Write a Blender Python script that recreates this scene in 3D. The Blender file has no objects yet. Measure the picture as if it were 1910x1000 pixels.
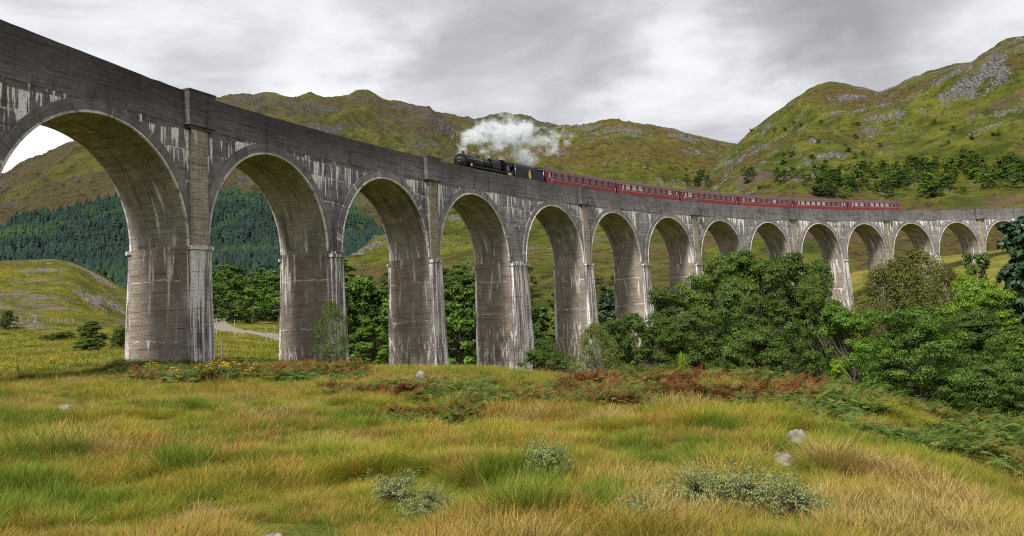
import bpy, math, random
import numpy as np
from mathutils import Vector, Matrix
random.seed(7); rng = np.random.default_rng(7)
S = bpy.context.scene
C = S.collection
R_ = math.radians
# ------------------------------------------------------------------ camera
F, ROLL, CYO, PITCH = 1607.0, -0.05054, -88.31, 0.13167
W0, H0 = 1910., 1000.
cd = bpy.data.cameras.new('camera'); cam = bpy.data.objects.new('camera', cd); C.objects.link(cam)
cd.sensor_width = 36; cd.lens = F/W0*36; cd.shift_y = CYO/W0; cd.clip_start = .1; cd.clip_end = 20000
fw = Vector((0, math.cos(PITCH), math.sin(PITCH))); up = Vector((0, -math.sin(PITCH), math.cos(PITCH))); rt = Vector((1, 0, 0))
c_, s_ = math.cos(ROLL), math.sin(ROLL)
r2 = rt*c_ + up*s_; u2 = up*c_ - rt*s_
M3 = Matrix((r2, u2, -fw)).transposed(); cam.matrix_world = M3.to_4x4()
S.camera = cam
# ------------------------------------------------------------------ sky and sun (overcast)
SUN_EL, SUN_AZ = R_(48), R_(205)     # behind the camera, a little to the left
w = bpy.data.worlds.new('World'); S.world = w; w.use_nodes = True
nt = w.node_tree; nt.nodes.clear()
def N(nt, t, **k):
    n = nt.nodes.new(t)
    for a, v in k.items():
        if a == 'ins':
            for i, x in v.items():
                if hasattr(x, 'is_output') or hasattr(x, 'links') and hasattr(x, 'node'): nt.links.new(x, n.inputs[i])
                else: n.inputs[i].default_value = x
        else: setattr(n, a, v)
    return n
def Mth(nt, op, a, b=0., c=None, clamp=False):
    ins = {0: a, 1: b}
    if c is not None: ins[2] = c
    return N(nt, 'ShaderNodeMath', operation=op, use_clamp=clamp, ins=ins).outputs[0]
def Noise(nt, vec, scale, detail=3, rough=.55, dist=0., dim='3D'):
    return N(nt, 'ShaderNodeTexNoise', noise_dimensions=dim, ins={'Vector': vec, 'Scale': scale, 'Detail': detail, 'Roughness': rough, 'Distortion': dist}).outputs['Fac']
def Mapr(nt, x, a, b, c=0., d=1., smooth=True):
    return N(nt, 'ShaderNodeMapRange', interpolation_type='SMOOTHSTEP' if smooth else 'LINEAR', ins={0: x, 1: a, 2: b, 3: c, 4: d}).outputs[0]
def Mix(nt, f, a, b, blend='MIX'):
    n = N(nt, 'ShaderNodeMix', data_type='RGBA', blend_type=blend)
    for i, x in ((0, f), (6, a), (7, b)):
        if hasattr(x, 'links'): nt.links.new(x, n.inputs[i])
        elif i and len(x) == 3: n.inputs[i].default_value = (*x, 1)
        else: n.inputs[i].default_value = x
    return n.outputs[2]
def Scale(nt, vec, sc, loc=(0, 0, 0)):
    return N(nt, 'ShaderNodeMapping', ins={0: vec, 1: loc, 3: sc}).outputs[0]
tc = N(nt, 'ShaderNodeTexCoord').outputs['Generated']
sky = N(nt, 'ShaderNodeTexSky', sky_type='NISHITA', sun_disc=False, sun_elevation=SUN_EL, sun_rotation=SUN_AZ)
bgs = N(nt, 'ShaderNodeBackground', ins={0: sky.outputs[0], 1: .1})
sx = N(nt, 'ShaderNodeSeparateXYZ', ins={0: tc})
dz = Mth(nt, 'ADD', Mth(nt, 'MAXIMUM', sx.outputs[2], 0.), .16)
cv = N(nt, 'ShaderNodeCombineXYZ', ins={0: Mth(nt, 'DIVIDE', sx.outputs[0], dz), 1: Mth(nt, 'DIVIDE', sx.outputs[1], dz), 2: 0.}).outputs[0]
n1 = Noise(nt, Scale(nt, cv, (.75, .85, 1), (1.3, .4, 0)), 1.3, 8, .56, .6)
n2 = Noise(nt, Scale(nt, cv, (.5, .8, 1), (5.1, 2.4, 3)), .9, 4, .5, .2)
n3 = Noise(nt, Scale(nt, cv, (1., 1.2, 1), (2.1, 7.4, 5)), 3.0, 8, .6, .8)
cl = Mth(nt, 'ADD', Mth(nt, 'ADD', Mth(nt, 'MULTIPLY', n1, .55), Mth(nt, 'MULTIPLY', n2, .25)), Mth(nt, 'MULTIPLY', n3, .20))
# where the cloud deck is thin or thick; the edges are broken up by warping the direction
wp = N(nt, 'ShaderNodeTexNoise', ins={'Vector': Scale(nt, tc, (1, 1, 2.2)), 'Scale': 4.5, 'Detail': 5., 'Roughness': .6})
tcw = N(nt, 'ShaderNodeVectorMath', operation='ADD', ins={0: tc, 1: N(nt, 'ShaderNodeVectorMath', operation='MULTIPLY_ADD', ins={0: wp.outputs['Color'], 1: (.34, .34, .2), 2: (-.17, -.17, -.10)}).outputs[0]}).outputs[0]
def blob(px, py, wd, amt):
    u, v = px-W0/2, py-H0/2-CYO
    a = (c_*u+s_*v)/F; b = -(-s_*u+c_*v)/F
    d = Vector((a, math.cos(PITCH)-math.sin(PITCH)*b, math.sin(PITCH)+math.cos(PITCH)*b)).normalized()
    dt = N(nt, 'ShaderNodeVectorMath', operation='DISTANCE', ins={0: tcw, 1: tuple(d)}).outputs['Value']
    return Mth(nt, 'MULTIPLY', Mapr(nt, dt, wd, 0.), amt)
for b in ((1350, 215, .17, .13), (1260, 110, .12, .07), (1120, 30, .10, .03), (620, 130, .17, .16), (300, 110, .22, .10), (60, 40, .16, .08), (840, 130, .13, -.06), (1010, 50, .14, -.04), (1150, 150, .10, -.08), (1600, 90, .2, -.05), (1480, 70, .12, -.05), (60, 290, .15, .2), (1850, 20, .1, .04), (430, 20, .12, -.05), (700, 40, .14, -.06), (1500, 170, .1, .12)):
    cl = Mth(nt, 'ADD', cl, blob(*b))
cl = Mth(nt, 'ADD', Mth(nt, 'MULTIPLY', cl, 1.08), -.045)
ramp = N(nt, 'ShaderNodeValToRGB', ins={0: cl})
e = ramp.color_ramp.elements
e[0].position = .32; e[0].color = (.23, .231, .243, 1); e[1].position = .72; e[1].color = (.64, .64, .655, 1)
for p_, c in ((.43, (.31, .312, .327, 1)), (.51, (.41, .412, .43, 1)), (.60, (.53, .535, .552, 1))):
    x = e.new(p_); x.color = c
bgc = N(nt, 'ShaderNodeBackground', ins={0: ramp.outputs[0], 1: 1.0})
mx = N(nt, 'ShaderNodeMixShader', ins={0: .97, 1: bgs.outputs[0], 2: bgc.outputs[0]})
N(nt, 'ShaderNodeOutputWorld', ins={0: mx.outputs[0]})
ld = bpy.data.lights.new('sun', 'SUN'); ld.energy = 3.3; ld.angle = R_(9); ld.color = (1, .95, .87)
lo = bpy.data.objects.new('sun', ld); C.objects.link(lo)
sd = Vector((math.sin(SUN_AZ)*math.cos(SUN_EL), math.cos(SUN_AZ)*math.cos(SUN_EL), math.sin(SUN_EL)))
lo.rotation_euler = (-sd).to_track_quat('-Z', 'Y').to_euler(); lo.location = sd*300
vs = S.view_settings; vs.view_transform = 'Standard'; vs.look = 'None'; vs.exposure = 0.75; vs.gamma = 1
S.cycles.use_denoising = False; S.cycles.filter_width = 1.1; S.cycles.sample_clamp_indirect = 3.
S.cycles.max_bounces = 10; S.cycles.diffuse_bounces = 3; S.cycles.transparent_max_bounces = 12; S.cycles.volume_bounces = 8
S.cycles.volume_step_rate = 1.0
# ------------------------------------------------------------------ picture geometry helpers
def ray(px, py):
    u, v = px-W0/2, py-H0/2-CYO
    a = (c_*u+s_*v)/F; b = -(-s_*u+c_*v)/F
    return np.array([a, math.cos(PITCH)-math.sin(PITCH)*b, math.sin(PITCH)+math.cos(PITCH)*b])
def at(px, py, r):
    d = ray(px, py); return d*(r/math.hypot(d[0], d[1]))
def az_of(px, py=600):
    d = ray(px, py); return math.atan2(d[0], d[1])
# ------------------------------------------------------------------ numpy noise
def _h(ix, iy, s):
    n = (ix.astype(np.int64)*374761393 + iy.astype(np.int64)*668265263 + s*974634777) & 0xffffffff
    n = ((n ^ (n >> 13))*1274126177) & 0xffffffff
    return ((n ^ (n >> 16)) & 0xffff)/65535.
def vnoise(x, y, s=0):
    x = np.asarray(x, float); y = np.asarray(y, float)
    ix, iy = np.floor(x), np.floor(y); fx, fy = x-ix, y-iy
    fx = fx*fx*fx*(fx*(fx*6-15)+10); fy = fy*fy*fy*(fy*(fy*6-15)+10)
    a = _h(ix, iy, s); b = _h(ix+1, iy, s); c = _h(ix, iy+1, s); d = _h(ix+1, iy+1, s)
    return (a+(b-a)*fx)*(1-fy)+(c+(d-c)*fx)*fy
def fbm(x, y, s=0, o=4, g=.5):
    t = 0; a = 1; n = 0
    for i in range(o):
        t = t+a*(vnoise(x, y, s+i*17)*2-1); n += a; a *= g
        x, y = x*1.93+y*.53+3.1, y*1.93-x*.53+7.7
    return t/n
def ridged(x, y, s=0, o=4, g=.5):
    t = 0; a = 1; n = 0
    for i in range(o):
        t = t+a*(1-abs(vnoise(x, y, s+i*17)*2-1)); n += a; a *= g
        x, y = x*1.93+y*.53+3.1, y*1.93-x*.53+7.7
    return t/n
def sstep(a, b, x):
    t = np.clip((x-a)/(b-a), 0, 1); return t*t*(3-2*t)
# ------------------------------------------------------------------ mesh helpers
def link(name, me, parent=None, mats=()):
    o = bpy.data.objects.new(name, me); C.objects.link(o)
    for m in mats: me.materials.append(m)
    if parent: o.parent = parent
    return o
def np_mesh(name, V, Fc, uv=None, smooth=False, attrs=None):
    """V (n,3); Fc (m,k) all faces with k corners"""
    me = bpy.data.meshes.new(name); V = np.asarray(V, np.float32); Fc = np.asarray(Fc, np.int32)
    m, k = Fc.shape
    me.vertices.add(len(V)); me.vertices.foreach_set('co', V.ravel())
    me.loops.add(m*k); me.loops.foreach_set('vertex_index', Fc.ravel())
    me.polygons.add(m); me.polygons.foreach_set('loop_start', np.arange(0, m*k, k, dtype=np.int32)); me.polygons.foreach_set('loop_total', np.full(m, k, np.int32))
    if uv is not None:
        l = me.uv_layers.new(name='UVMap'); l.data.foreach_set('uv', np.asarray(uv, np.float32)[Fc.ravel()].ravel())
    for a, v in (attrs or {}).items():
        at_ = me.attributes.new(a, 'FLOAT', 'POINT'); at_.data.foreach_set('value', np.asarray(v, np.float32).ravel())
    me.update(calc_edges=True)
    if smooth: me.polygons.foreach_set('use_smooth', np.ones(m, bool))
    me.validate()
    return me
class MB:
    """collects polygons with per-corner uv and a material index"""
    def __init__(s): s.v = []; s.f = []; s.uv = []; s.mi = []; s.sm = []
    def face(s, pts, uvs=None, mi=0, sm=False):
        i = len(s.v); s.v += [tuple(p) for p in pts]; s.f.append(tuple(range(i, i+len(pts))))
        s.uv += list(uvs) if uvs is not None else [(p[0], p[2]) for p in pts]
        s.mi.append(mi); s.sm.append(sm)
    def box(s, x0, x1, y0, y1, z0, z1, mi=0):
        P = [(x, y, z) for z in (z0, z1) for y in (y0, y1) for x in (x0, x1)]
        for f in ((0, 2, 3, 1), (4, 5, 7, 6), (0, 1, 5, 4), (2, 6, 7, 3), (0, 4, 6, 2), (1, 3, 7, 5)):
            s.face([P[i] for i in f], mi=mi)
    def bevbox(s, x0, x1, y0, y1, z0, z1, b, mi=0):
        # box with chamfered long edges: an octagonal prism along x plus chamfered ends
        def ringp(x, q): return [(x, y0+q+b, z0+q), (x, y1-q-b, z0+q), (x, y1-q, z0+q+b), (x, y1-q, z1-q-b), (x, y1-q-b, z1-q), (x, y0+q+b, z1-q), (x, y0+q, z1-q-b), (x, y0+q, z0+q+b)]
        s.loft([ringp(x0, b*.7), ringp(x0+b, 0), ringp(x1-b, 0), ringp(x1, b*.7)], mi=mi)
    def loft(s, rings, mi=0, caps=True, sm=False):
        n = len(rings[0])
        for a, b in zip(rings, rings[1:]):
            for i in range(n):
                j = (i+1) % n; s.face([a[i], a[j], b[j], b[i]], mi=mi, sm=sm)
        if caps: s.face(rings[0][::-1], mi=mi); s.face(rings[-1], mi=mi)
    def tube(s, p0, p1, r0, r1=None, n=8, mi=0, caps=True, sm=True):
        p0, p1 = Vector(p0), Vector(p1); r1 = r0 if r1 is None else r1
        d = (p1-p0).normalized(); a = d.orthogonal().normalized(); b = d.cross(a)
        R = [[tuple(p+(a*math.cos(t)+b*math.sin(t))*r) for t in [2*math.pi*i/n for i in range(n)]] for p, r in ((p0, r0), (p1, r1))]
        s.loft(R, mi, caps, sm)
    def lathe(s, prof, org, n=24, mi=0, axis='x'):
        rings = []
        for h, r in prof:
            rg = []
            for i in range(n):
                t = 2*math.pi*i/n; a, b = r*math.cos(t), r*math.sin(t)
                rg.append((org[0]+h, org[1]+a, org[2]+b) if axis == 'x' else (org[0]+a, org[1]+b, org[2]+h) if axis == 'z' else (org[0]+b, org[1]+h, org[2]+a))
            rings.append(rg)
        s.loft(rings, mi, True, True)
    def build(s, name, mats, parent=None, merge=True):
        me = bpy.data.meshes.new(name); me.from_pydata(s.v, [], s.f)
        l = me.uv_layers.new(name='UVMap'); l.data.foreach_set('uv', np.array([s.uv[i] for f in s.f for i in f], np.float32).ravel())
        me.polygons.foreach_set('material_index', s.mi); me.polygons.foreach_set('use_smooth', s.sm)
        if merge:
            import bmesh
            bm = bmesh.new(); bm.from_mesh(me); bmesh.ops.remove_doubles(bm, verts=bm.verts, dist=1e-4)
            bmesh.ops.recalc_face_normals(bm, faces=bm.faces); bm.to_mesh(me); bm.free()
        return link(name, me, parent, mats if isinstance(mats, (list, tuple)) else [mats])
def tag(o, label=None, cat=None, group=None, kind=None):
    for k, v in (('label', label), ('category', cat), ('group', group), ('kind', kind)):
        if v: o[k] = v
    return o
def empty(name, loc=(0, 0, 0), rz=0., **k):
    o = bpy.data.objects.new(name, None); C.objects.link(o); o.location = loc; o.rotation_euler = (0, 0, rz); o.empty_display_size = .3
    return tag(o, **k)
def copy_tree(o, parent=None):
    c = o.copy(); C.objects.link(c)
    if parent: c.parent = parent
    for ch in o.children: copy_tree(ch, c)
    return c
# ------------------------------------------------------------------ materials
def mat(name):
    m = bpy.data.materials.new(name); m.use_nodes = True; m.node_tree.nodes.clear(); return m, m.node_tree
def finish(nt, col, rough=.9, normal=None, spec=.3, metallic=0., **kw):
    b = N(nt, 'ShaderNodeBsdfPrincipled')
    def st(i, x):
        if hasattr(x, 'links'): nt.links.new(x, b.inputs[i])
        else: b.inputs[i].default_value = (*x, 1) if isinstance(x, tuple) and len(x) == 3 else x
    st('Base Color', col); st('Roughness', rough); st('Specular IOR Level', spec); st('Metallic', metallic)
    for k, v in kw.items(): st(k.replace('_', ' '), v)
    if normal is not None: nt.links.new(normal, b.inputs['Normal'])
    N(nt, 'ShaderNodeOutputMaterial', ins={0: b.outputs[0]})
def Bump(nt, h, dist=.05, st=1.):
    return N(nt, 'ShaderNodeBump', ins={'Height': h, 'Distance': dist, 'Strength': st}).outputs[0]
def simple(name, col, rough=.6, metallic=0., spec=.5, var=.25, sc=3.):
    m, nt = mat(name); tc = N(nt, 'ShaderNodeTexCoord').outputs['Object']
    n = Noise(nt, tc, sc, 5, .6)
    c = Mix(nt, Mapr(nt, n, .3, .7), tuple(x*(1-var) for x in col), tuple(min(1, x*(1+var)) for x in col))
    finish(nt, c, Mapr(nt, n, .2, .8, max(.05, rough-.1), min(1, rough+.12)), spec=spec, metallic=metallic); return m
def concrete(name, cA, cB, drips=(), fade=None, wash=0., washr=None, washv=None, topdark=None, vfreq=1.5, dark=.6, alongdark=False, basewhite=None, whiten=1., rust=.3, brdk=1.):
    m, nt = mat(name)
    uvn = N(nt, 'ShaderNodeUVMap', uv_map='UVMap').outputs[0]
    sp = N(nt, 'ShaderNodeSeparateXYZ', ins={0: uvn}); u, v = sp.outputs[0], sp.outputs[1]
    obj = N(nt, 'ShaderNodeTexCoord').outputs['Object']
    big = Noise(nt, obj, .16, 4, .6); mid = Noise(nt, obj, .9, 5, .62); fine = Noise(nt, obj, 9, 4, .7)
    col = Mix(nt, Mapr(nt, Mth(nt, 'ADD', Mth(nt, 'MULTIPLY', big, .5), Mth(nt, 'MULTIPLY', mid, .5)), .38, .62), cA, cB)
    # board marks: long horizontal bands
    brd = Noise(nt, Scale(nt, uvn, (.22, 5.5, 1)), 1., 4, .75)
    col = Mix(nt, Mapr(nt, brd, .5, .66, 0, .75*brdk), col, tuple(x*.4 for x in cA))
    brd2 = Noise(nt, Scale(nt, uvn, (.5, 9, 1), (3, 1, 0)), 1., 3, .7)
    col = Mix(nt, Mapr(nt, brd2, .54, .68, 0, .55*brdk), col, tuple(min(1, x*1.9) for x in cB))
    # lift lines
    fr = Mth(nt, 'FRACT', Mth(nt, 'ADD', Mth(nt, 'MULTIPLY', v, 1/1.22), Mth(nt, 'MULTIPLY', Noise(nt, Scale(nt, uvn, (.3, .3, 1)), 1., 2), .05)))
    ln = Mth(nt, 'MULTIPLY', Mapr(nt, fr, .0, .045, 1, 0), Mapr(nt, Noise(nt, Scale(nt, uvn, (.6, 1, 1)), 1., 3), .42, .6))
    col = Mix(nt, Mth(nt, 'MULTIPLY', ln, .7), col, tuple(x*.3 for x in cA))
    # dark runs
    dr = Noise(nt, Scale(nt, uvn, (vfreq, .16, 1), (9, 2, 0)), 1., 5, .62)
    col = Mix(nt, Mapr(nt, dr, .50, .68, 0, dark), col, (.028, .025, .026))
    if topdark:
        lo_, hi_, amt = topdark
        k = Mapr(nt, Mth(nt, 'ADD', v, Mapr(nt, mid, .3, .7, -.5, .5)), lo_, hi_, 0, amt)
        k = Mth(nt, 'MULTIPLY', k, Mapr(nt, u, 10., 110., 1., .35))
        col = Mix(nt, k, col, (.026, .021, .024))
    if alongdark:   # the near end is far more weathered
        k = Mapr(nt, Mth(nt, 'ADD', u, Mapr(nt, big, .3, .7, -9, 9)), -5., 70., .36, .0)
        col = Mix(nt, k, col, (.042, .034, .038))
    rs = Noise(nt, Scale(nt, uvn, (.9, .2, 1), (31, 7, 0)), 1., 4, .6)
    col = Mix(nt, Mapr(nt, rs, .58, .72, 0, rust), col, (.16, .085, .04))
    grit = Mapr(nt, fine, .3, .75, .72, 1.22)
    col = Mix(nt, 1., col, N(nt, 'ShaderNodeCombineColor', ins={0: grit, 1: grit, 2: grit}).outputs[0], 'MULTIPLY')
    wf = None
    def add(x):
        nonlocal wf
        wf = x if wf is None else Mth(nt, 'MAXIMUM', wf, x)
    for i, (v0, L, th, freq) in enumerate(drips):
        wob = Mth(nt, 'MULTIPLY', v, .15)
        nn = Noise(nt, N(nt, 'ShaderNodeCombineXYZ', ins={0: Mth(nt, 'MULTIPLY', u, freq), 1: wob, 2: i*7.3}).outputs[0], 1., 4, .62)
        msk = Noise(nt, N(nt, 'ShaderNodeCombineXYZ', ins={0: Mth(nt, 'MULTIPLY', u, .16), 1: i*3.1+.5, 2: 4.}).outputs[0], 1., 2, .5)
        v0n = Mth(nt, 'ADD', v0, Mth(nt, 'MULTIPLY', Mth(nt, 'SNAP', msk, .06), 1.3))
        d = Mth(nt, 'SUBTRACT', v0n, v)
        x = Mth(nt, 'SUBTRACT', Mth(nt, 'SUBTRACT', Mth(nt, 'ADD', nn, Mth(nt, 'MULTIPLY', msk, .35)), th+.175), Mth(nt, 'MULTIPLY', d, .16/L))
        if alongdark: x = Mth(nt, 'ADD', x, Mapr(nt, u, 4., 60., .06, .006))
        x = Mth(nt, 'MULTIPLY', Mapr(nt, x, 0, .05), Mapr(nt, d, -.02, .04))
        # the thin crust line itself
        y = Mth(nt, 'MULTIPLY', Mapr(nt, Mth(nt, 'ABSOLUTE', d), .05, .02), Mapr(nt, Mth(nt, 'ADD', nn, Mth(nt, 'MULTIPLY', msk, .5)), .70, .76))
        add(Mth(nt, 'MAXIMUM', x, Mth(nt, 'MULTIPLY', y, .7)))
    if wash:
        a = Noise(nt, Scale(nt, uvn, (washr or 2.6, .13, 1), (2, 13, 0)), 1., 6, .66, .15)
        x = Mapr(nt, a, .66-.14*wash, .74-.12*wash, 0, .85)
        if washv:
            x = Mth(nt, 'MULTIPLY', x, Mth(nt, 'MULTIPLY', Mapr(nt, v, washv[0], washv[1]), Mapr(nt, v, washv[2], washv[3], 1, 0)))
        add(x)
    if basewhite:
        a = Noise(nt, Scale(nt, uvn, (3.2, .5, 1), (5, 23, 0)), 1., 6, .7, .2)
        x = Mth(nt, 'MULTIPLY', Mapr(nt, a, .5, .62, 0, .8), Mapr(nt, Mth(nt, 'ADD', v, Mapr(nt, a, .3, .7, -.8, .8)), basewhite[1], basewhite[0], 1, 0))
        add(x)
    if wf is not None:
        brk = Mapr(nt, Noise(nt, obj, 5, 5, .75), .34, .5, .25, 1)
        wf = Mth(nt, 'MULTIPLY', Mth(nt, 'MULTIPLY', wf, brk), whiten)
        col = Mix(nt, wf, col, (.86, .83, .82))
    h = Mth(nt, 'ADD', Mth(nt, 'MULTIPLY', brd, .5), Mth(nt, 'ADD', Mth(nt, 'MULTIPLY', fine, .25), Mth(nt, 'MULTIPLY', ln, -.6)))
    finish(nt, col, .93, Bump(nt, h, .06, .8), spec=.2)
    return m
M = {}
# v is measured from the parapet top (0) downwards
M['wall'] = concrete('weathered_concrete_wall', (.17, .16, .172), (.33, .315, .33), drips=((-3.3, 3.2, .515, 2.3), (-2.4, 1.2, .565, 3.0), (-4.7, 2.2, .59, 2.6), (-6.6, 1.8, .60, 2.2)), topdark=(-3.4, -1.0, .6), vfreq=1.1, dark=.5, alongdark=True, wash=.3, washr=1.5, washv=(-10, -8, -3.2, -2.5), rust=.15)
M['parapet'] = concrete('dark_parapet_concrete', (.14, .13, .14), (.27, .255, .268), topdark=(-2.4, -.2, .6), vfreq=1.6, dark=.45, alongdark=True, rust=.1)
M['ring'] = concrete('arch_ring_concrete', (.18, .168, .172), (.30, .28, .28), wash=.3, washr=1.2, vfreq=1.2, dark=.5, alongdark=True, rust=.1)
M['lip'] = concrete('chipped_arch_edge', (.44, .42, .41), (.72, .69, .67), wash=.6, washr=1.5, vfreq=1.6, dark=.7, rust=.1)
M['soffit'] = concrete('arch_soffit_concrete', (.20, .178, .158), (.36, .325, .29), wash=.75, washr=1.4, washv=(-17, -10.6, -7.8, -5.), vfreq=1.2, dark=.6, rust=.6, brdk=.6)
M['reveal'] = concrete('pier_face_concrete', (.21, .172, .142), (.33, .28, .235), drips=((-17.2, 1.5, .60, 1.6), (-13.3, .8, .63, 1.4)), wash=.75, washr=1.3, washv=(-19., -11.5, -9.7, -9.), vfreq=.9, dark=.22, basewhite=(-16.8, -18.6), rust=.25, brdk=.6)
M['pierfront'] = concrete('limed_pier_concrete', (.16, .138, .138), (.27, .24, .235), wash=1.4, washr=3.0, vfreq=2.6, dark=.7, basewhite=(-14, -18))
M['pilaster'] = concrete('pale_pilaster_concrete', (.25, .215, .172), (.42, .37, .305), drips=((-2.5, 1.2, .54, 2.5),), wash=.4, washr=2.5, vfreq=2.2, dark=.5)
# ------------------------------------------------------------------ terrain
def pchip_cols(x, y, xq):
    h = np.diff(x); d = np.diff(y)/h
    m = np.zeros(len(x)); m[0], m[-1] = d[0], d[-1]
    for i in range(1, len(x)-1):
        if d[i-1]*d[i] > 0:
            w1, w2 = 2*h[i]+h[i-1], h[i]+2*h[i-1]; m[i] = (w1+w2)/(w1/d[i-1]+w2/d[i])
    i = np.clip(np.searchsorted(x, xq)-1, 0, len(h)-1); t = np.clip((xq-x[i])/h[i], 0, 1)
    return (2*t**3-3*t**2+1)*y[i]+(t**3-2*t**2+t)*h[i]*m[i]+(3*t**2-2*t**3)*y[i+1]+(t**3-t**2)*h[i]*m[i+1]
class Patch:
    """terrain sheet: layers are lists of (px, r, z) or (px, r, ('y', py)) running across the view; heights between them are smooth"""
    def __init__(s, layers, az0, az1, na, radii, noise, smooth=0):
        s.az = np.linspace(az0, az1, na); s.r = radii
        LR, LZ = [], []
        for L in layers:
            A, RR, ZZ = [], [], []
            for px, r, z in L:
                if isinstance(z, tuple):
                    P = at(px, z[1], r); A.append(math.atan2(P[0], P[1])); ZZ.append(P[2])
                else: A.append(az_of(px)); ZZ.append(z)
                RR.append(r)
            o = np.argsort(A); A = np.array(A)[o]
            r_ = np.interp(s.az, A, np.array(RR, float)[o]); z_ = np.interp(s.az, A, np.array(ZZ, float)[o])
            if smooth:
                k = np.exp(-.5*(np.arange(-3*smooth, 3*smooth+1)/smooth)**2); k /= k.sum()
                f = lambda q: np.convolve(np.pad(q, 3*smooth, mode='edge'), k, 'valid')
                r_, z_ = f(r_), f(z_)
            LR.append(r_); LZ.append(z_)
        LR, LZ = np.array(LR), np.array(LZ)
        s.Z = np.zeros((na, len(radii)))
        for i in range(na):
            s.Z[i] = pchip_cols(np.maximum.accumulate(LR[:, i]+np.arange(len(LR))*1e-3), LZ[:, i], radii)
        s.LR = LR
        A, RR = np.meshgrid(s.az, radii, indexing='ij')
        s.X, s.Y = RR*np.sin(A), RR*np.cos(A)
        s.base = s.Z.copy()
        s.attrs = {}
        s.Z = noise(s, A, RR)
    def h(s, x, y):
        x = np.asarray(x, float); y = np.asarray(y, float)
        a = np.arctan2(x, y); r = np.hypot(x, y)
        fi = (a-s.az[0])/(s.az[1]-s.az[0]); fr = np.interp(r, s.r, np.arange(len(s.r)), left=-1, right=-1)
        ok = (fi >= 0) & (fi <= len(s.az)-1) & (fr >= 0)
        fi = np.clip(fi, 0, len(s.az)-1.001); fr = np.clip(fr, 0, len(s.r)-1.001)
        i, j = fi.astype(int), fr.astype(int); u, v = fi-i, fr-j
        z = (s.Z[i, j]*(1-u)+s.Z[i+1, j]*u)*(1-v)+(s.Z[i, j+1]*(1-u)+s.Z[i+1, j+1]*u)*v
        return np.where(ok, z, -1e3)
    def mesh(s, name, m):
        na, nr = s.Z.shape
        V = np.stack([s.X, s.Y, s.Z], -1).reshape(-1, 3)
        i, j = np.meshgrid(np.arange(na-1), np.arange(nr-1), indexing='ij'); a = (i*nr+j).ravel()
        Fc = np.stack([a, a+1, a+nr+1, a+nr], 1)[:, ::-1]
        me = np_mesh(name, V, Fc, smooth=True, attrs={k: v.ravel() for k, v in s.attrs.items()})
        o = link(name, me, None, [m]); o['kind'] = 'structure'; return o
def Y(py): return ('y', py)
g_layers = [
 [(-9000, .5, -1.7), (9000, .5, -1.7)],
 [(-700, 8, -1.6), (0, 8, -1.65), (955, 8, -1.72), (1500, 8, -1.85), (1910, 8, -2.05), (2600, 8, -2.3)],
 [(-700, 30, -1.2), (0, 30, -1.35), (640, 30, -1.55), (955, 25, -1.75), (1200, 20, -1.75), (1400, 18, -1.85), (1600, 16, -2.1), (1750, 15, -2.35), (1910, 14, -2.6), (2600, 14, -2.9)],
 [(-700, 60, -.9), (0, 60, -.9), (385, 60, -1.0), (640, 60, -1.75), (830, 58, Y(689)), (1000, 50, Y(699)), (1100, 42, Y(706)), (1200, 36, Y(700)), (1400, 33, Y(707)), (1600, 28, Y(738)), (1750, 25, Y(788)), (1910, 22, Y(822)), (2600, 22, -4.)],
 [(-700, 110, 1.5), (0, 110, 1.2), (200, 100, .9), (385, 100, .2), (460, 105, .0), (640, 78, -2.6), (830, 85, -4.5), (1000, 75, -6), (1200, 58, -5.5), (1400, 55, -6.5), (1600, 48, -6), (1750, 45, -6), (1910, 43, -6), (2600, 43, -6)],
 [(-700, 170, 6), (0, 170, 6), (230, 170, 5), (385, 180, Y(613)), (520, 180, Y(613)), (580, 170, 0), (640, 150, -3), (830, 150, -6), (1000, 130, -8), (1200, 105, -9), (1400, 105, -10), (1600, 100, -10), (1750, 100, -9), (1910, 100, -8), (2600, 100, -5)],
 [(-700, 330, 10), (230, 330, 10), (385, 330, Y(598)), (530, 330, Y(598)), (640, 300, 0), (1000, 300, 0), (1400, 300, 8), (1600, 290, 15), (2600, 290, 20)],
 [(-700, 6000, -20), (2600, 6000, -20)]]
def g_noise(s, A, r):
    f = sstep(3, 12, r); far = sstep(60, 200, r)
    d = fbm(s.X/9, s.Y/9, 1, 3)*.28 + fbm(s.X/2.2, s.Y/2.2, 5, 3)*.12*(1-far) + fbm(s.X/40, s.Y/40, 9, 3)*.8*far
    return s.Z+d*f
radii_g = np.concatenate([np.linspace(.5, 14, 60), np.geomspace(14.2, 90, 240), np.geomspace(90.5, 400, 120), np.geomspace(410, 6000, 24)])
ground = Patch(g_layers, -math.pi, math.pi, 1900, radii_g, g_noise, 5)
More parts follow.
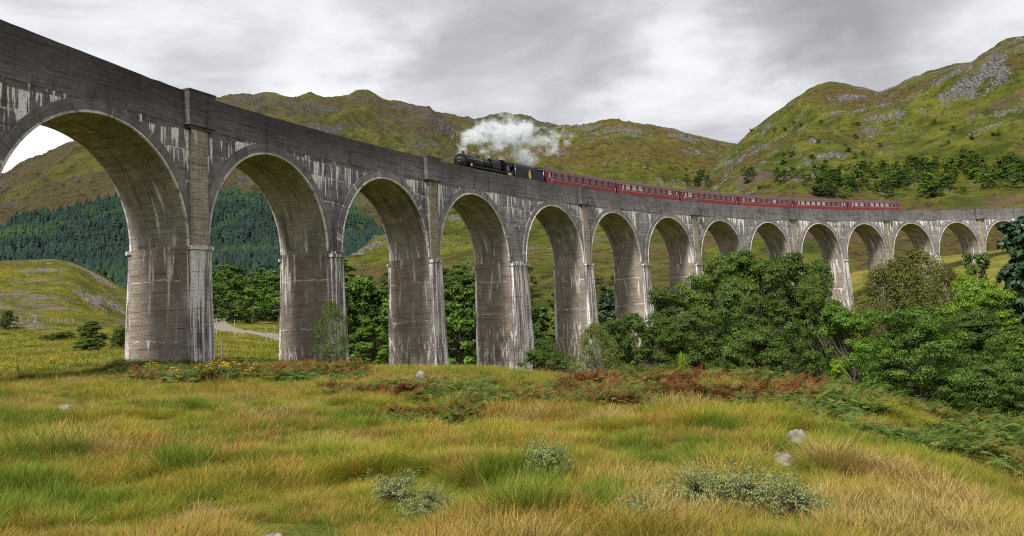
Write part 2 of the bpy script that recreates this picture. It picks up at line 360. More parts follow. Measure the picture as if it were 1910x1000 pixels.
# far mountain on the left
sk = [(-700, 430), (-300, 400), (0, 345), (70, 310), (150, 272), (250, 232), (350, 203), (425, 188), (460, 180), (510, 175), (545, 182), (570, 186), (610, 190), (650, 185), (690, 184), (720, 196), (760, 203), (800, 213), (850, 220), (885, 230), (915, 219), (945, 216), (976, 221), (1000, 230), (1030, 238), (1080, 243), (1200, 262), (1400, 300), (1600, 340)]
m_layers = [
 [(-900, 230, -4), (640, 230, -4), (1700, 230, -8)],
 [(-900, 330, Y(600)), (0, 330, Y(585)), (230, 300, Y(590)), (400, 270, Y(592)), (640, 260, Y(600)), (1000, 300, Y(600)), (1700, 330, Y(560))],
 [(-900, 620, Y(520)), (0, 620, Y(500)), (300, 560, Y(490)), (460, 520, Y(490)), (700, 560, Y(470)), (1000, 650, Y(460)), (1700, 650, Y(480))],
 [(-900, 1150, Y(440)), (0, 1150, Y(418)), (150, 1150, Y(388)), (300, 1150, Y(362)), (500, 1150, Y(355)), (700, 1150, Y(400)), (850, 1250, Y(360)), (1000, 1250, Y(360)), (1700, 1250, Y(430))],
 [(-900, 1700, Y(425)), (0, 1700, Y(378)), (150, 1700, Y(318)), (350, 1700, Y(268)), (500, 1700, Y(250)), (700, 1700, Y(268)), (800, 1750, Y(298)), (850, 1900, Y(290)), (900, 2000, Y(275)), (1000, 1900, Y(292)), (1700, 1900, Y(390))],
 [(px, 2500, Y(py)) for px, py in sk],
 [(px, 3400, Y(py+60)) for px, py in sk], [(-900, 4200, -20), (1700, 4200, -20)]]
def m_noise(s, A, r):
    k = sstep(350, 1200, r)
    rd = ridged(s.X/420+A*2, s.Y/700, 3, 5, .55)-.62
    f = fbm(s.X/170, s.Y/170, 31, 5, .55)
    fine = fbm(s.X/38, s.Y/38, 77, 4, .6)
    z = s.Z + (rd*100*k + f*34*k + fine*11*k)*np.interp(r, [300, 2100, 2500, 2700], [1, 1, .38, 1])
    s.attrs['rock'] = np.clip(fbm(s.X/90, s.Y/60, 8, 5, .65)*1.7+.05+sstep(1900, 2500, r)*.35-.35*sstep(1400, 700, r), 0, 1)
    s.attrs['warm'] = np.clip(.5+fbm(s.X/260, s.Y/260, 12, 4)*1.3, 0, 1)
    return z
mount = Patch(m_layers, az_of(-800), az_of(1600), 900, np.concatenate([np.geomspace(230, 1200, 200), np.geomspace(1205, 2800, 260), np.geomspace(2820, 4200, 30)]), m_noise, 3)
# middle hill
hk = [(540, 330, 560), (600, 340, 520), (640, 370, 492), (680, 400, 470), (720, 450, 446), (800, 540, 412), (860, 640, 378), (920, 760, 320), (960, 850, 275), (1000, 900, 252), (1040, 930, 238), (1090, 950, 236), (1120, 950, 228), (1145, 950, 226), (1200, 960, 232), (1260, 980, 241), (1300, 1000, 252), (1340, 1020, 262), (1380, 1050, 270), (1440, 1100, 285), (1600, 1100, 330), (1800, 1100, 380)]
h_layers = [
 [(500, 150, -12), (1000, 150, -12), (1900, 150, -12)],
 [(500, 210, Y(605)), (640, 205, Y(560)), (800, 200, Y(580)), (1000, 200, Y(560)), (1150, 205, Y(555)), (1300, 210, Y(540)), (1500, 240, Y(520)), (1900, 260, Y(500))],
 [(500, 270, Y(590)), (640, 280, Y(515)), (760, 300, Y(490)), (900, 310, Y(460)), (1100, 320, Y(450)), (1300, 320, Y(440)), (1500, 360, Y(440)), (1900, 360, Y(440))],
 [(500, 300, Y(580)), (640, 330, Y(500)), (720, 390, Y(462)), (860, 480, Y(415)), (1000, 550, Y(375)), (1150, 560, Y(360)), (1300, 580, Y(355)), (1500, 600, Y(370)), (1900, 600, Y(390))],
 [(px, r, Y(py)) for px, r, py in hk],
 [(px, r*1.35, Y(py+35)) for px, r, py in hk], [(500, 2000, -20), (1900, 2000, -20)]]
def rockynoise(s, A, r, amp, lam, sd, crest):
    f = fbm(s.X/lam, s.Y/lam, sd, 5, .55); t = ridged(s.X/(lam*.45), s.Y/(lam*.7), sd+50, 4, .6)-.6
    rock = np.clip(fbm(s.X/(lam*.26), s.Y/(lam*.17), sd+8, 6, .74)*2.3-.12+crest+.35*fbm(s.X/(lam*.9), s.Y/(lam*.9), sd+9, 2), 0, 1)
    stepn = np.round((fbm(s.X/(lam*.12), s.Y/(lam*.12), sd+70, 3)+1)*3)/3-1
    return f*amp + t*amp*.55 + rock*(fbm(s.X/(lam*.07), s.Y/(lam*.07), sd+5, 3, .7)*amp*.16+stepn*amp*.12), rock
def h_noise(s, A, r):
    cr = np.array([np.interp(A[:, 0], [az_of(p_, y_) for p_, _, y_ in hk], [q for _, q, _ in hk])]).T
    k = sstep(200, 420, r); q = np.exp(-((r-cr)/(cr*.06))**2)
    n, rock = rockynoise(s, A, r, 18, 120, 101, sstep(.72, .98, r/cr)*.3-sstep(330, 220, r)*.6)
    s.attrs['rock'] = rock; s.attrs['warm'] = np.clip(.33+fbm(s.X/90, s.Y/90, 112, 4)*1.5, 0, 1)
    return s.Z+n*k*(1-.78*q)
hillm = Patch(h_layers, az_of(520), az_of(1850), 760, np.concatenate([np.geomspace(150, 1150, 330), np.geomspace(1160, 2000, 30)]), h_noise, 3)
# near hill on the right
rk = [(1240, 520, 372), (1290, 560, 350), (1330, 600, 315), (1360, 620, 288), (1390, 640, 262), (1420, 650, 240), (1450, 655, 213), (1480, 660, 190), (1510, 660, 172), (1540, 660, 160), (1580, 660, 159), (1610, 660, 164), (1640, 660, 174), (1670, 650, 163), (1700, 640, 148), (1750, 630, 133), (1790, 620, 121), (1815, 610, 118), (1840, 600, 102), (1870, 600, 88), (1910, 600, 80), (1960, 600, 60), (2100, 600, 30), (2500, 600, 10), (2900, 600, 20)]
r_layers = [
 [(1200, 185, -12), (1500, 205, -5), (2900, 205, 0)],
 [(1200, 225, Y(545)), (1300, 225, Y(530)), (1400, 235, Y(520)), (1500, 245, Y(505)), (1600, 255, Y(498)), (1750, 262, Y(490)), (1910, 262, Y(480)), (2900, 262, Y(460))],
 [(1200, 290, Y(470)), (1300, 300, Y(450)), (1400, 310, Y(420)), (1500, 320, Y(402)), (1600, 330, Y(392)), (1700, 335, Y(378)), (1800, 335, Y(372)), (1910, 335, Y(368)), (2900, 335, Y(360))],
 [(1200, 400, Y(420)), (1300, 400, Y(395)), (1400, 410, Y(362)), (1500, 420, Y(335)), (1600, 420, Y(318)), (1700, 425, Y(310)), (1800, 430, Y(300)), (1910, 430, Y(290)), (2900, 430, Y(280))],
 [(1200, 460, Y(400)), (1300, 480, Y(365)), (1400, 520, Y(300)), (1500, 530, Y(250)), (1600, 530, Y(245)), (1700, 520, Y(240)), (1800, 510, Y(225)), (1910, 500, Y(205)), (2900, 500, Y(190))],
 [(px, r, Y(py)) for px, r, py in rk],
 [(px, r*1.4, Y(py+50)) for px, r, py in rk], [(1200, 1500, -20), (2900, 1500, -20)]]
def r_noise(s, A, r):
    cr = np.array([np.interp(A[:, 0], [az_of(p_, y_) for p_, _, y_ in rk], [q for _, q, _ in rk])]).T
    k = sstep(255, 380, r); q = np.exp(-((r-cr)/(cr*.06))**2)
    n, rock = rockynoise(s, A, r, 14, 80, 211, sstep(.62, .98, r/cr)*.30-sstep(360, 260, r)*.5)
    s.attrs['rock'] = rock; s.attrs['warm'] = np.clip(.30+fbm(s.X/60, s.Y/60, 222, 4)*1.5+.25*sstep(350, 300, r), 0, 1)
    return s.Z+n*k*(1-.8*q)
hillr = Patch(r_layers, az_of(1215), az_of(2850), 900, np.concatenate([np.geomspace(185, 700, 380), np.geomspace(703, 1500, 40)]), r_noise, 3)
# knoll on the left
kk = [(-500, 230, 520), (-200, 230, 495), (0, 230, 489), (60, 230, 487), (100, 230, 486), (135, 230, 493), (180, 228, 512), (210, 226, 530), (235, 224, 547), (290, 220, 575), (360, 215, 605)]
k_layers = [
 [(-600, 128, 1.), (400, 128, 0.)],
 [(-600, 150, Y(605)), (0, 150, Y(604)), (235, 150, Y(612)), (400, 150, Y(640))],
 [(-500, 185, Y(560)), (0, 185, Y(552)), (120, 185, Y(545)), (200, 185, Y(575)), (235, 190, Y(590)), (400, 185, Y(630))],
 [(px, r, Y(py)) for px, r, py in kk], [(-500, 270, Y(540)), (360, 260, Y(625))], [(-500, 330, -4), (360, 330, -4)]]
def k_noise(s, A, r):
    k = sstep(140, 170, r)
    n, rock = rockynoise(s, A, r, 2.6, 30, 301, .06)
    s.attrs['rock'] = np.clip(rock*1.1, 0, 1); s.attrs['warm'] = np.clip(.5+fbm(s.X/30, s.Y/30, 322, 4)*1.5, 0, 1)
    return s.Z+n*k*(1-.6*np.exp(-((r-228)/12)**2))
knoll = Patch(k_layers, az_of(-560), az_of(370), 420, np.linspace(128, 330, 240), k_noise, 3)
PATCHES = [ground, mount, hillm, hillr, knoll]
def H(x, y):
    return np.max([p.h(x, y) for p in PATCHES], axis=0)
def hit(px, py, r0=5, r1=3000, which=None):
    d = ray(px, py); d = d/math.hypot(d[0], d[1]); rr = np.geomspace(r0, r1, 2500)
    z = H(d[0]*rr, d[1]*rr) if which is None else which.h(d[0]*rr, d[1]*rr)
    i = np.argmax(z > d[2]*rr)
    return np.array([d[0]*rr[i], d[1]*rr[i], z[i]])
def G(x, y): return float(ground.h(x, y))
# terrain materials
def hill_mat(name, sc, g1, g2, warm1, warm2, rock1, rock2, heather=None, contrast=1., rockth=(.34, .5), streak=(1, 1, 1), speck=.4):
    m, nt = mat(name); tc = N(nt, 'ShaderNodeTexCoord').outputs['Object']
    p = Scale(nt, tc, (sc*streak[0], sc*streak[1], sc*streak[2]))
    a = Noise(nt, p, 1., 7, .68, .2); b = Noise(nt, p, 4.3, 6, .72); c = Noise(nt, p, .35, 5, .6)
    wr = N(nt, 'ShaderNodeAttribute', attribute_name='warm').outputs['Fac']
    rk_ = N(nt, 'ShaderNodeAttribute', attribute_name='rock').outputs['Fac']
    col = Mix(nt, Mapr(nt, a, .35, .65), g1, g2)
    wm = Mix(nt, Mapr(nt, b, .38, .62), warm1, warm2)
    col = Mix(nt, Mapr(nt, Mth(nt, 'ADD', wr, Mapr(nt, b, .3, .7, -.28, .28)), .38, .75, 0, .85), col, wm)
    col = Mix(nt, Mapr(nt, b, .53, .66, 0, .85*contrast), col, tuple(x*.35 for x in g1))
    if heather:
        col = Mix(nt, Mapr(nt, Noise(nt, Scale(nt, tc, (sc*.25, sc*.25, sc*1.2), (7, 3, 1)), 1., 5, .7), .57, .66, 0, .75), col, heather)
    rn = Mth(nt, 'ADD', rk_, Mapr(nt, Noise(nt, p, 7., 6, .78), .3, .7, -.55, .5))
    rc = Mix(nt, Mapr(nt, Noise(nt, p, 11., 5, .75), .4, .62), rock1, rock2)
    rc = Mix(nt, Mapr(nt, Noise(nt, p, 16., 4, .7), .52, .62, 0, .8), rc, tuple(x*.3 for x in rock1))
    col = Mix(nt, Mapr(nt, rn, rockth[0], rockth[1], 0, .9), col, rc)
    sp_ = Mth(nt, 'MULTIPLY', Mapr(nt, Noise(nt, p, 21., 3, .6), .66, .72), Mapr(nt, a, .38, .55, 0, speck))
    col = Mix(nt, sp_, col, rock2)
    bmp = Mth(nt, 'ADD', Mth(nt, 'MULTIPLY', b, 1.), Mth(nt, 'MULTIPLY', Noise(nt, p, 13., 5, .7), .5))
    finish(nt, col, .95, Bump(nt, bmp, .55/sc, .8), spec=.1)
    return m
M['mount'] = hill_mat('mountain_heath', .018, (.075, .078, .024), (.16, .145, .036), (.135, .10, .045), (.085, .07, .042), (.07, .066, .07), (.17, .16, .16), heather=(.07, .055, .05), rockth=(.45, .66))
M['hillm'] = hill_mat('middle_hill_heath', .045, (.065, .09, .012), (.20, .20, .026), (.17, .125, .03), (.10, .075, .028), (.085, .08, .082), (.36, .34, .33), rockth=(.52, .68), contrast=1., speck=.9)
M['hillr'] = hill_mat('rocky_hill_heath', .065, (.06, .088, .012), (.19, .19, .026), (.155, .11, .03), (.095, .07, .032), (.075, .072, .076), (.36, .35, .35), heather=(.17, .095, .095), rockth=(.50, .66), speck=.95)
M['knoll'] = hill_mat('knoll_grass', .14, (.10, .125, .015), (.24, .22, .028), (.19, .14, .03), (.13, .095, .028), (.19, .15, .15), (.42, .35, .35), heather=(.3, .2, .2), rockth=(.40, .54), speck=.7)
def meadow_mat():
    m, nt = mat('meadow_turf'); tc = N(nt, 'ShaderNodeTexCoord').outputs['Object']
    a = Noise(nt, tc, .13, 6, .65, .3); b = Noise(nt, tc, 1.1, 6, .7); c = Noise(nt, tc, 7, 5, .75)
    col = Mix(nt, Mapr(nt, a, .38, .62), (.10, .13, .02), (.23, .20, .035))
    col = Mix(nt, Mapr(nt, b, .48, .66, 0, .7), col, (.20, .12, .035))
    col = Mix(nt, Mapr(nt, c, .5, .68, 0, .7), col, (.04, .045, .012))
    finish(nt, col, .95, Bump(nt, Mth(nt, 'ADD', b, c), .15, 1.), spec=.1); return m
M['meadow'] = meadow_mat()
ground.mesh('ground', M['meadow'])
o = mount.mesh('mountain', M['mount']); o = hillm.mesh('hill', M['hillm']); o = hillr.mesh('hill', M['hillr']); o = knoll.mesh('knoll', M['knoll'])
# ------------------------------------------------------------------ viaduct
VCX, VCY, TH0, ZP, GR, RV, PP, RA = 227.347, -31.305, 2.832565, 17.1098, .033821, 263.8845, 17.1196, 7.336
WID = 4.6
ds = [.447, -.002, -.581, -1.005, .765, .384, .087, -.073, -.51, .681, .161, .176, -.138, -.361]
dr = [.133, -.198, -.09, .053, .047, -.108, .002, -.047, -.086, .003, -.08, .036, .115, .057]
K0, K1 = -4, 16
arch = {k: (k*PP+(ds[k] if 0 <= k < 14 else 0), RA+(dr[k] if 0 <= k < 14 else 0)) for k in range(K0, K1+1)}
CROWN = -3.0386
def P(s, off, v):
    """s along the deck, off outwards from the near face, v below the parapet top"""
    th = TH0-s/RV; r = RV+off
    return (VCX+r*math.cos(th), VCY+r*math.sin(th), ZP+GR*s+v)
def sxy(x, y):
    return (TH0-math.atan2(y-VCY, x-VCX))*RV, math.hypot(x-VCX, y-VCY)-RV
viaduct = empty('viaduct', P(-4*PP, 2, -20)[:2]+(0,), label='long curved grey concrete railway viaduct with tall round arches', cat='viaduct')
VO = Vector(viaduct.location)
def vbuild(mb, name, mats, parent=None):
    mb.v = [(x-VO.x, y-VO.y, z-VO.z) for x, y, z in mb.v]
    return mb.build(name, mats, parent or viaduct)
def zspring(k): s, r = arch[k]; return CROWN-r
def pier_span(k):      # pier between arch k and k+1
    a, b = arch[k], arch[k+1]; return a[0]+a[1], b[0]-b[1]
S0, S1 = arch[K0][0]-arch[K0][1]-12, arch[K1][0]+arch[K1][1]+14
PB = -2.35           # foot of the dark parapet band
# spandrel walls, both faces
mb = MB()
def wallquad(mb, sa, sb, off, va0, va1, vb0, vb1, mi=0):
    mb.face([P(sa, off, va0), P(sb, off, vb0), P(sb, off, vb1), P(sa, off, va1)], [(sa, va0), (sb, vb0), (sb, vb1), (sa, va1)], mi)
NA = 28
for off in (0., WID):
    for k in range(K0, K1+1):
        s, r = arch[k]; zc = CROWN-r
        pts = [(s-r*math.cos(math.pi*i/NA), zc+r*math.sin(math.pi*i/NA)) for i in range(NA+1)]
        for a, b in zip(pts, pts[1:]): wallquad(mb, a[0], b[0], off, a[1], PB, b[1], PB)
        if k < K1:
            p0, p1 = pier_span(k); zs = max(zspring(k), zspring(k+1))
            for i in range(3):
                a, b = p0+(p1-p0)*i/3, p0+(p1-p0)*(i+1)/3
                wallquad(mb, a, b, off, zs, PB, zs, PB)
    a0 = arch[K0][0]-arch[K0][1]; a1 = arch[K1][0]+arch[K1][1]
    for sa, sb in ((S0, a0), (a1, S1)):
        for i in range(4):
            a, b = sa+(sb-sa)*i/4, sa+(sb-sa)*(i+1)/4; wallquad(mb, a, b, off, -26, PB, -26, PB)
for s in (S0, S1):
    mb.face([P(s, 0, -26), P(s, WID, -26), P(s, WID, PB), P(s, 0, PB)], [(0, -26), (WID, -26), (WID, PB), (0, PB)])
vbuild(mb, 'spandrel_wall', M['wall'])
# parapets: slightly uneven top, 25 mm proud of the wall
for off0, off1 in ((-.03, .40), (WID-.40, WID+.03)):
    mb = MB(); n = int((S1-S0)/.8); ss = np.linspace(S0, S1, n)
    tops = [.72*min(1.6, max(0., (8.-s)/16.5))+.05*(vnoise(np.array([s*1.3]), np.array([off0]), 3)[0]-.5)+.03*(random.random()-.5) for s in ss]
    for i in range(n-1):
        a, b, ta, tb = ss[i], ss[i+1], tops[i], tops[i+1]
        for off in (off0, off1):
            wallquad(mb, a, b, off, PB-.02, ta, PB-.02, tb)
        mb.face([P(a, off0, ta), P(b, off0, tb), P(b, off1, tb), P(a, off1, ta)], [(a, 0), (b, 0), (b, .4), (a, .4)])
        mb.face([P(a, off0, PB-.02), P(b, off0, PB-.02), P(b, off1, PB-.02), P(a, off1, PB-.02)], [(a, PB), (b, PB), (b, PB), (a, PB)])
    vbuild(mb, 'parapet', M['parapet'])
# arches: soffit, proud ring on each face
for k in range(K0, K1+1):
    s, r = arch[k]; zc = CROWN-r; mb = MB(); n = 40
    ang = [math.pi*i/n for i in range(n+1)]
    for a, b in zip(ang, ang[1:]):
        q = []
        for t in (a, b): q.append((s-r*math.cos(t), zc+r*math.sin(t)))
        m_ = 3
        for j in range(m_):
            o0, o1 = WID*j/m_, WID*(j+1)/m_
            side = -1 if a < math.pi/2 else 1
            mb.face([P(q[0][0], o0, q[0][1]), P(q[1][0], o0, q[1][1]), P(q[1][0], o1, q[1][1]), P(q[0][0], o1, q[0][1])],
                    [(o0+k*11+side*4, q[0][1]), (o0+k*11+side*4, q[1][1]), (o1+k*11+side*4, q[1][1]), (o1+k*11+side*4, q[0][1])], 0, True)
    o_ = vbuild(mb, 'arch', [M['soffit']])
    for f0, sg in ((0., -1), (WID, 1)):
        mb = MB(); e0 = f0+sg*.09; e1 = f0+sg*.15
        wth = .80
        def rp(t, rr, off): return P(s-rr*math.cos(t), off, zc+rr*math.sin(t))
        for a, b in zip(ang, ang[1:]):
            lim = lambda t: wth*(1 if abs(math.cos(t)) < .8 else 1)
            for (ra, oa), (rb, ob), mi in (((r-.02, f0), (r-.02, e1), 1), ((r-.02, e1), (r+.11, e1), 1), ((r+.11, e1), (r+.13, e0), 1), ((r+.13, e0), (r+wth, e0), 0), ((r+wth, e0), (r+wth, f0), 0)):
                mb.face([rp(a, ra, oa), rp(b, ra, oa), rp(b, rb, ob), rp(a, rb, ob)],
                        [(r*a+k*30, (ra-r)*1-5), (r*b+k*30, (ra-r)-5), (r*b+k*30, (rb-r)-5), (r*a+k*30, (rb-r)-5)], mi)
        vbuild(mb, 'arch_ring', [M['ring'], M['lip']], o_)
# piers
def pbox(mb, s0, s1, o0, o1, vt, vb, bs=0., bo=0., mi=0, mside=None, top=True, uvo=0):
    """tapered box: grows by bs along the deck and bo across it towards the foot"""
    mside = mi if mside is None else mside
    a = lambda s, o, t: P(s, o, t)
    T = [(s0, o0), (s1, o0), (s1, o1), (s0, o1)]; B = [(s0-bs, o0-bo), (s1+bs, o0-bo), (s1+bs, o1+bo), (s0-bs, o1+bo)]
    for i in range(4):
        j = (i+1) % 4; m_ = mi if i in (0, 2) else mside
        ua, ub = (T[i][0], T[j][0]) if i in (0, 2) else (T[i][1]+uvo, T[j][1]+uvo)
        n = max(1, int((vt-vb)/4))
        for q in range(n):
            f0, f1 = q/n, (q+1)/n; v0, v1 = vt+(vb-vt)*f0, vt+(vb-vt)*f1
            L = lambda A, B_, f: (A[0]+(B_[0]-A[0])*f, A[1]+(B_[1]-A[1])*f)
            p = [L(T[i], B[i], f0), L(T[j], B[j], f0), L(T[j], B[j], f1), L(T[i], B[i], f1)]
            mb.face([P(*p[0], v0), P(*p[1], v0), P(*p[2], v1), P(*p[3], v1)], [(ua, v0), (ub, v0), (ub, v1), (ua, v1)], m_)
    if top: mb.face([P(*t, vt) for t in T], [(t[0], t[1]) for t in T], mi)
    mb.face([P(*t, vb) for t in B[::-1]], [(t[0], t[1]) for t in B[::-1]], mi)
for k in range(K0, K1):
    p0, p1 = pier_span(k); sm = (p0+p1)/2; vs_ = max(zspring(k), zspring(k+1))
    gx, gy, _ = P(sm, 2.3, 0); gz = float(H(gx, gy)); vb = gz-1.6-(ZP+GR*sm)
    if vb > vs_-1: vb = vs_-1
    hgt = vs_-vb; mb = MB(); uo = k*11+(4 if True else 0)
    pbox(mb, p0, p1, 0, WID, vs_, vb, hgt*.012, hgt*.012, 1, 0, False, k*11+4)
    pr = vbuild(mb, 'pier', [M['reveal'], M['pierfront']])
    even = (k % 2 == 0); hw = (p1-p0)/2-.12 if even else (p1-p0)/2-.28
    vc = vs_-.55
    for sgn in (-1, 1):
        mb = MB(); oo = (-.38, .3) if sgn < 0 else (WID-.3, WID+.38)
        pbox(mb, sm-hw, sm+hw, oo[0], oo[1], vc, vb, hgt*.022, hgt*.018, 1, 1, True, k*7.)
        vbuild(mb, 'buttress', [M['reveal'], M['pierfront']], pr)
        mb = MB(); c0, c1 = (oo[0]-.13, .2) if sgn < 0 else (WID-.2, oo[1]+.13)
        pbox(mb, sm-hw-.12, sm+hw+.12, c0, c1, vc+.26, vc+.003, 0, 0, 1)
        vbuild(mb, 'cap_stone', [M['reveal'], M['pierfront']], pr)
        if even:     # upper pale strip under the refuge, then the refuge itself
            mb = MB(); o0, o1 = (-.2, .1) if sgn < 0 else (WID-.1, WID+.2)
            pbox(mb, sm-.82, sm+.82, o0, o1, -2.52, vc+.262, .02, 0.05, 0)
            vbuild(mb, 'pilaster', [M['pilaster']], pr)
    if even:
        for sgn in (-1, 1):
            mb = MB(); q = 1.32
            def bx(o0, o1, v0, v1, w_):
                if sgn > 0: o0, o1 = WID-o1, WID-o0
                pbox(mb, sm-w_, sm+w_, o0, o1, v1, v0, 0, 0, 0)
            bx(-.46, .42, -2.2, .05, q)
            bx(-.49, .44, .05, .15, q+.03)          # coping
            bx(-.50, .1, -2.34, -2.2, q+.05)        # corbel steps
            bx(-.34, .1, -2.52, -2.34, q-.14)
            vbuild(mb, 'refuge', M['parapet'])
# track
M['ballast'] = simple('ballast', (.16, .145, .13), .95, var=.5, sc=14); M['steel'] = simple('rail_steel', (.20, .13, .09), .5, .6)
RAILV = -1.36
mb = MB(); ss = np.linspace(S0, S1, 160)
for a, b in zip(ss, ss[1:]):
    mb.face([P(a, .40, RAILV-.2), P(b, .40, RAILV-.2), P(b, WID-.40, RAILV-.2), P(a, WID-.40, RAILV-.2)], [(a, 0), (b, 0), (b, 4), (a, 4)])
vbuild(mb, 'track_bed', M['ballast'])
for oc in (2.3-.75, 2.3+.75):
    mb = MB()
    for a, b in zip(ss, ss[1:]):
        q = [(oc-.035, RAILV-.19), (oc+.035, RAILV-.19), (oc+.035, RAILV), (oc-.035, RAILV)]
        for i in range(4):
            j = (i+1) % 4; mb.face([P(a, *q[i]), P(b, *q[i]), P(b, *q[j]), P(a, *q[j])])
    vbuild(mb, 'rail', M['steel'])
# ------------------------------------------------------------------ train
M['maroon'] = simple('maroon_coach_paint', (.115, .006, .016), .45, var=.12, sc=.8)
M['redlit'] = simple('maroon_painted_highlight', (.21, .007, .011), .4, var=.1)  # lighter copy of the maroon, light on the lower body side painted in
M['cream'] = simple('cream_lining', (.70, .55, .32), .5, var=.1)
M['roof'] = simple('coach_roof_grey', (.075, .04, .05), .7, var=.2, sc=1.5)
M['black'] = simple('locomotive_black', (.006, .006, .009), .3, spec=.28, var=.3)
M['dull'] = simple('sooty_black', (.010, .009, .009), .65, spec=.2, var=.4)
M['chassis'] = simple('underframe_black', (.02, .018, .018), .8)
M['bright'] = simple('bright_steel', (.5, .5, .5), .3, .9)
M['gold'] = simple('gold_emblem', (.85, .58, .08), .5, var=.05)
M['buffred'] = simple('buffer_beam_red', (.3, .02, .015), .5)
M['steelgrey'] = simple('dull_grey_metal', (.22, .22, .23), .5)
M['white'] = simple('white_paint', (.75, .73, .70), .6)
def glassmat(name, base, rough=.06):
    m, nt = mat(name); tc = N(nt, 'ShaderNodeTexCoord').outputs['Object']
    info = N(nt, 'ShaderNodeObjectInfo').outputs['Random']
    n = Noise(nt, N(nt, 'ShaderNodeVectorMath', operation='ADD', ins={0: Scale(nt, tc, (2.2, 1, 2.2)), 1: N(nt, 'ShaderNodeCombineXYZ', ins={0: Mth(nt, 'MULTIPLY', info, 50.)}).outputs[0]}).outputs[0], 1.4, 2)
    c = Mix(nt, Mapr(nt, n, .30, .6, .55, 1.), (.012, .011, .015), base)
    finish(nt, c, rough, spec=.9); return m
M['glass'] = glassmat('coach_glass_dark', (.12, .06, .07), .2); M['glassw'] = glassmat('coach_glass_painted_sky', (.42, .40, .42))  # pale panes: bright sky in the glass put into the base colour
VR = 2.3   # track centre
def seat(o, s_mid, half):
    a = Vector(P(s_mid-half, VR, RAILV)); b = Vector(P(s_mid+half, VR, RAILV)); d = (b-a); m_ = (a+b)/2
    x = d.normalized(); y = Vector((0, 0, 1)).cross(x).normalized(); z = x.cross(y)
    o.matrix_world = Matrix.Translation(m_) @ Matrix((x, y, z)).transposed().to_4x4()
# coach in local axes: x along (front = -x), y across (near side = -y), z above rail
def coach_section(w_=1.38, zb=1.05):
    side = [(-w_, zb), (-w_-.02, 1.6), (-w_-.02, 2.2), (-w_+.03, 2.9), (-w_+.06, 3.2)]
    roof = [(-w_+.06, 3.2), (-w_+.16, 3.42), (-w_+.42, 3.64), (-w_+.8, 3.79), (0, 3.86)]
    return side, roof
CL = 19.2
def wheels(parent, cx, r=.46, n=2, gap=2.5):
    bg = MB(); bg.bevbox(cx-gap/2-.7, cx+gap/2+.7, -1.05, 1.05, .35, .75, .05); bg.box(cx-.5, cx+.5, -1.18, 1.18, .45, .95)
    b = bg.build('bogie', M['chassis'], parent)
    for i in range(n):
        x = cx-gap/2+gap*i/(n-1)
        for y in (-.75, .75):
            w_ = MB(); w_.lathe([(-.07, r*.4), (-.065, r*.86), (-.05, r), (.06, r), (.07, r*.86), (.075, r*.4)], (x, y, r), 20, 0, 'y'); w_.build('wheel', M['steel'], b)
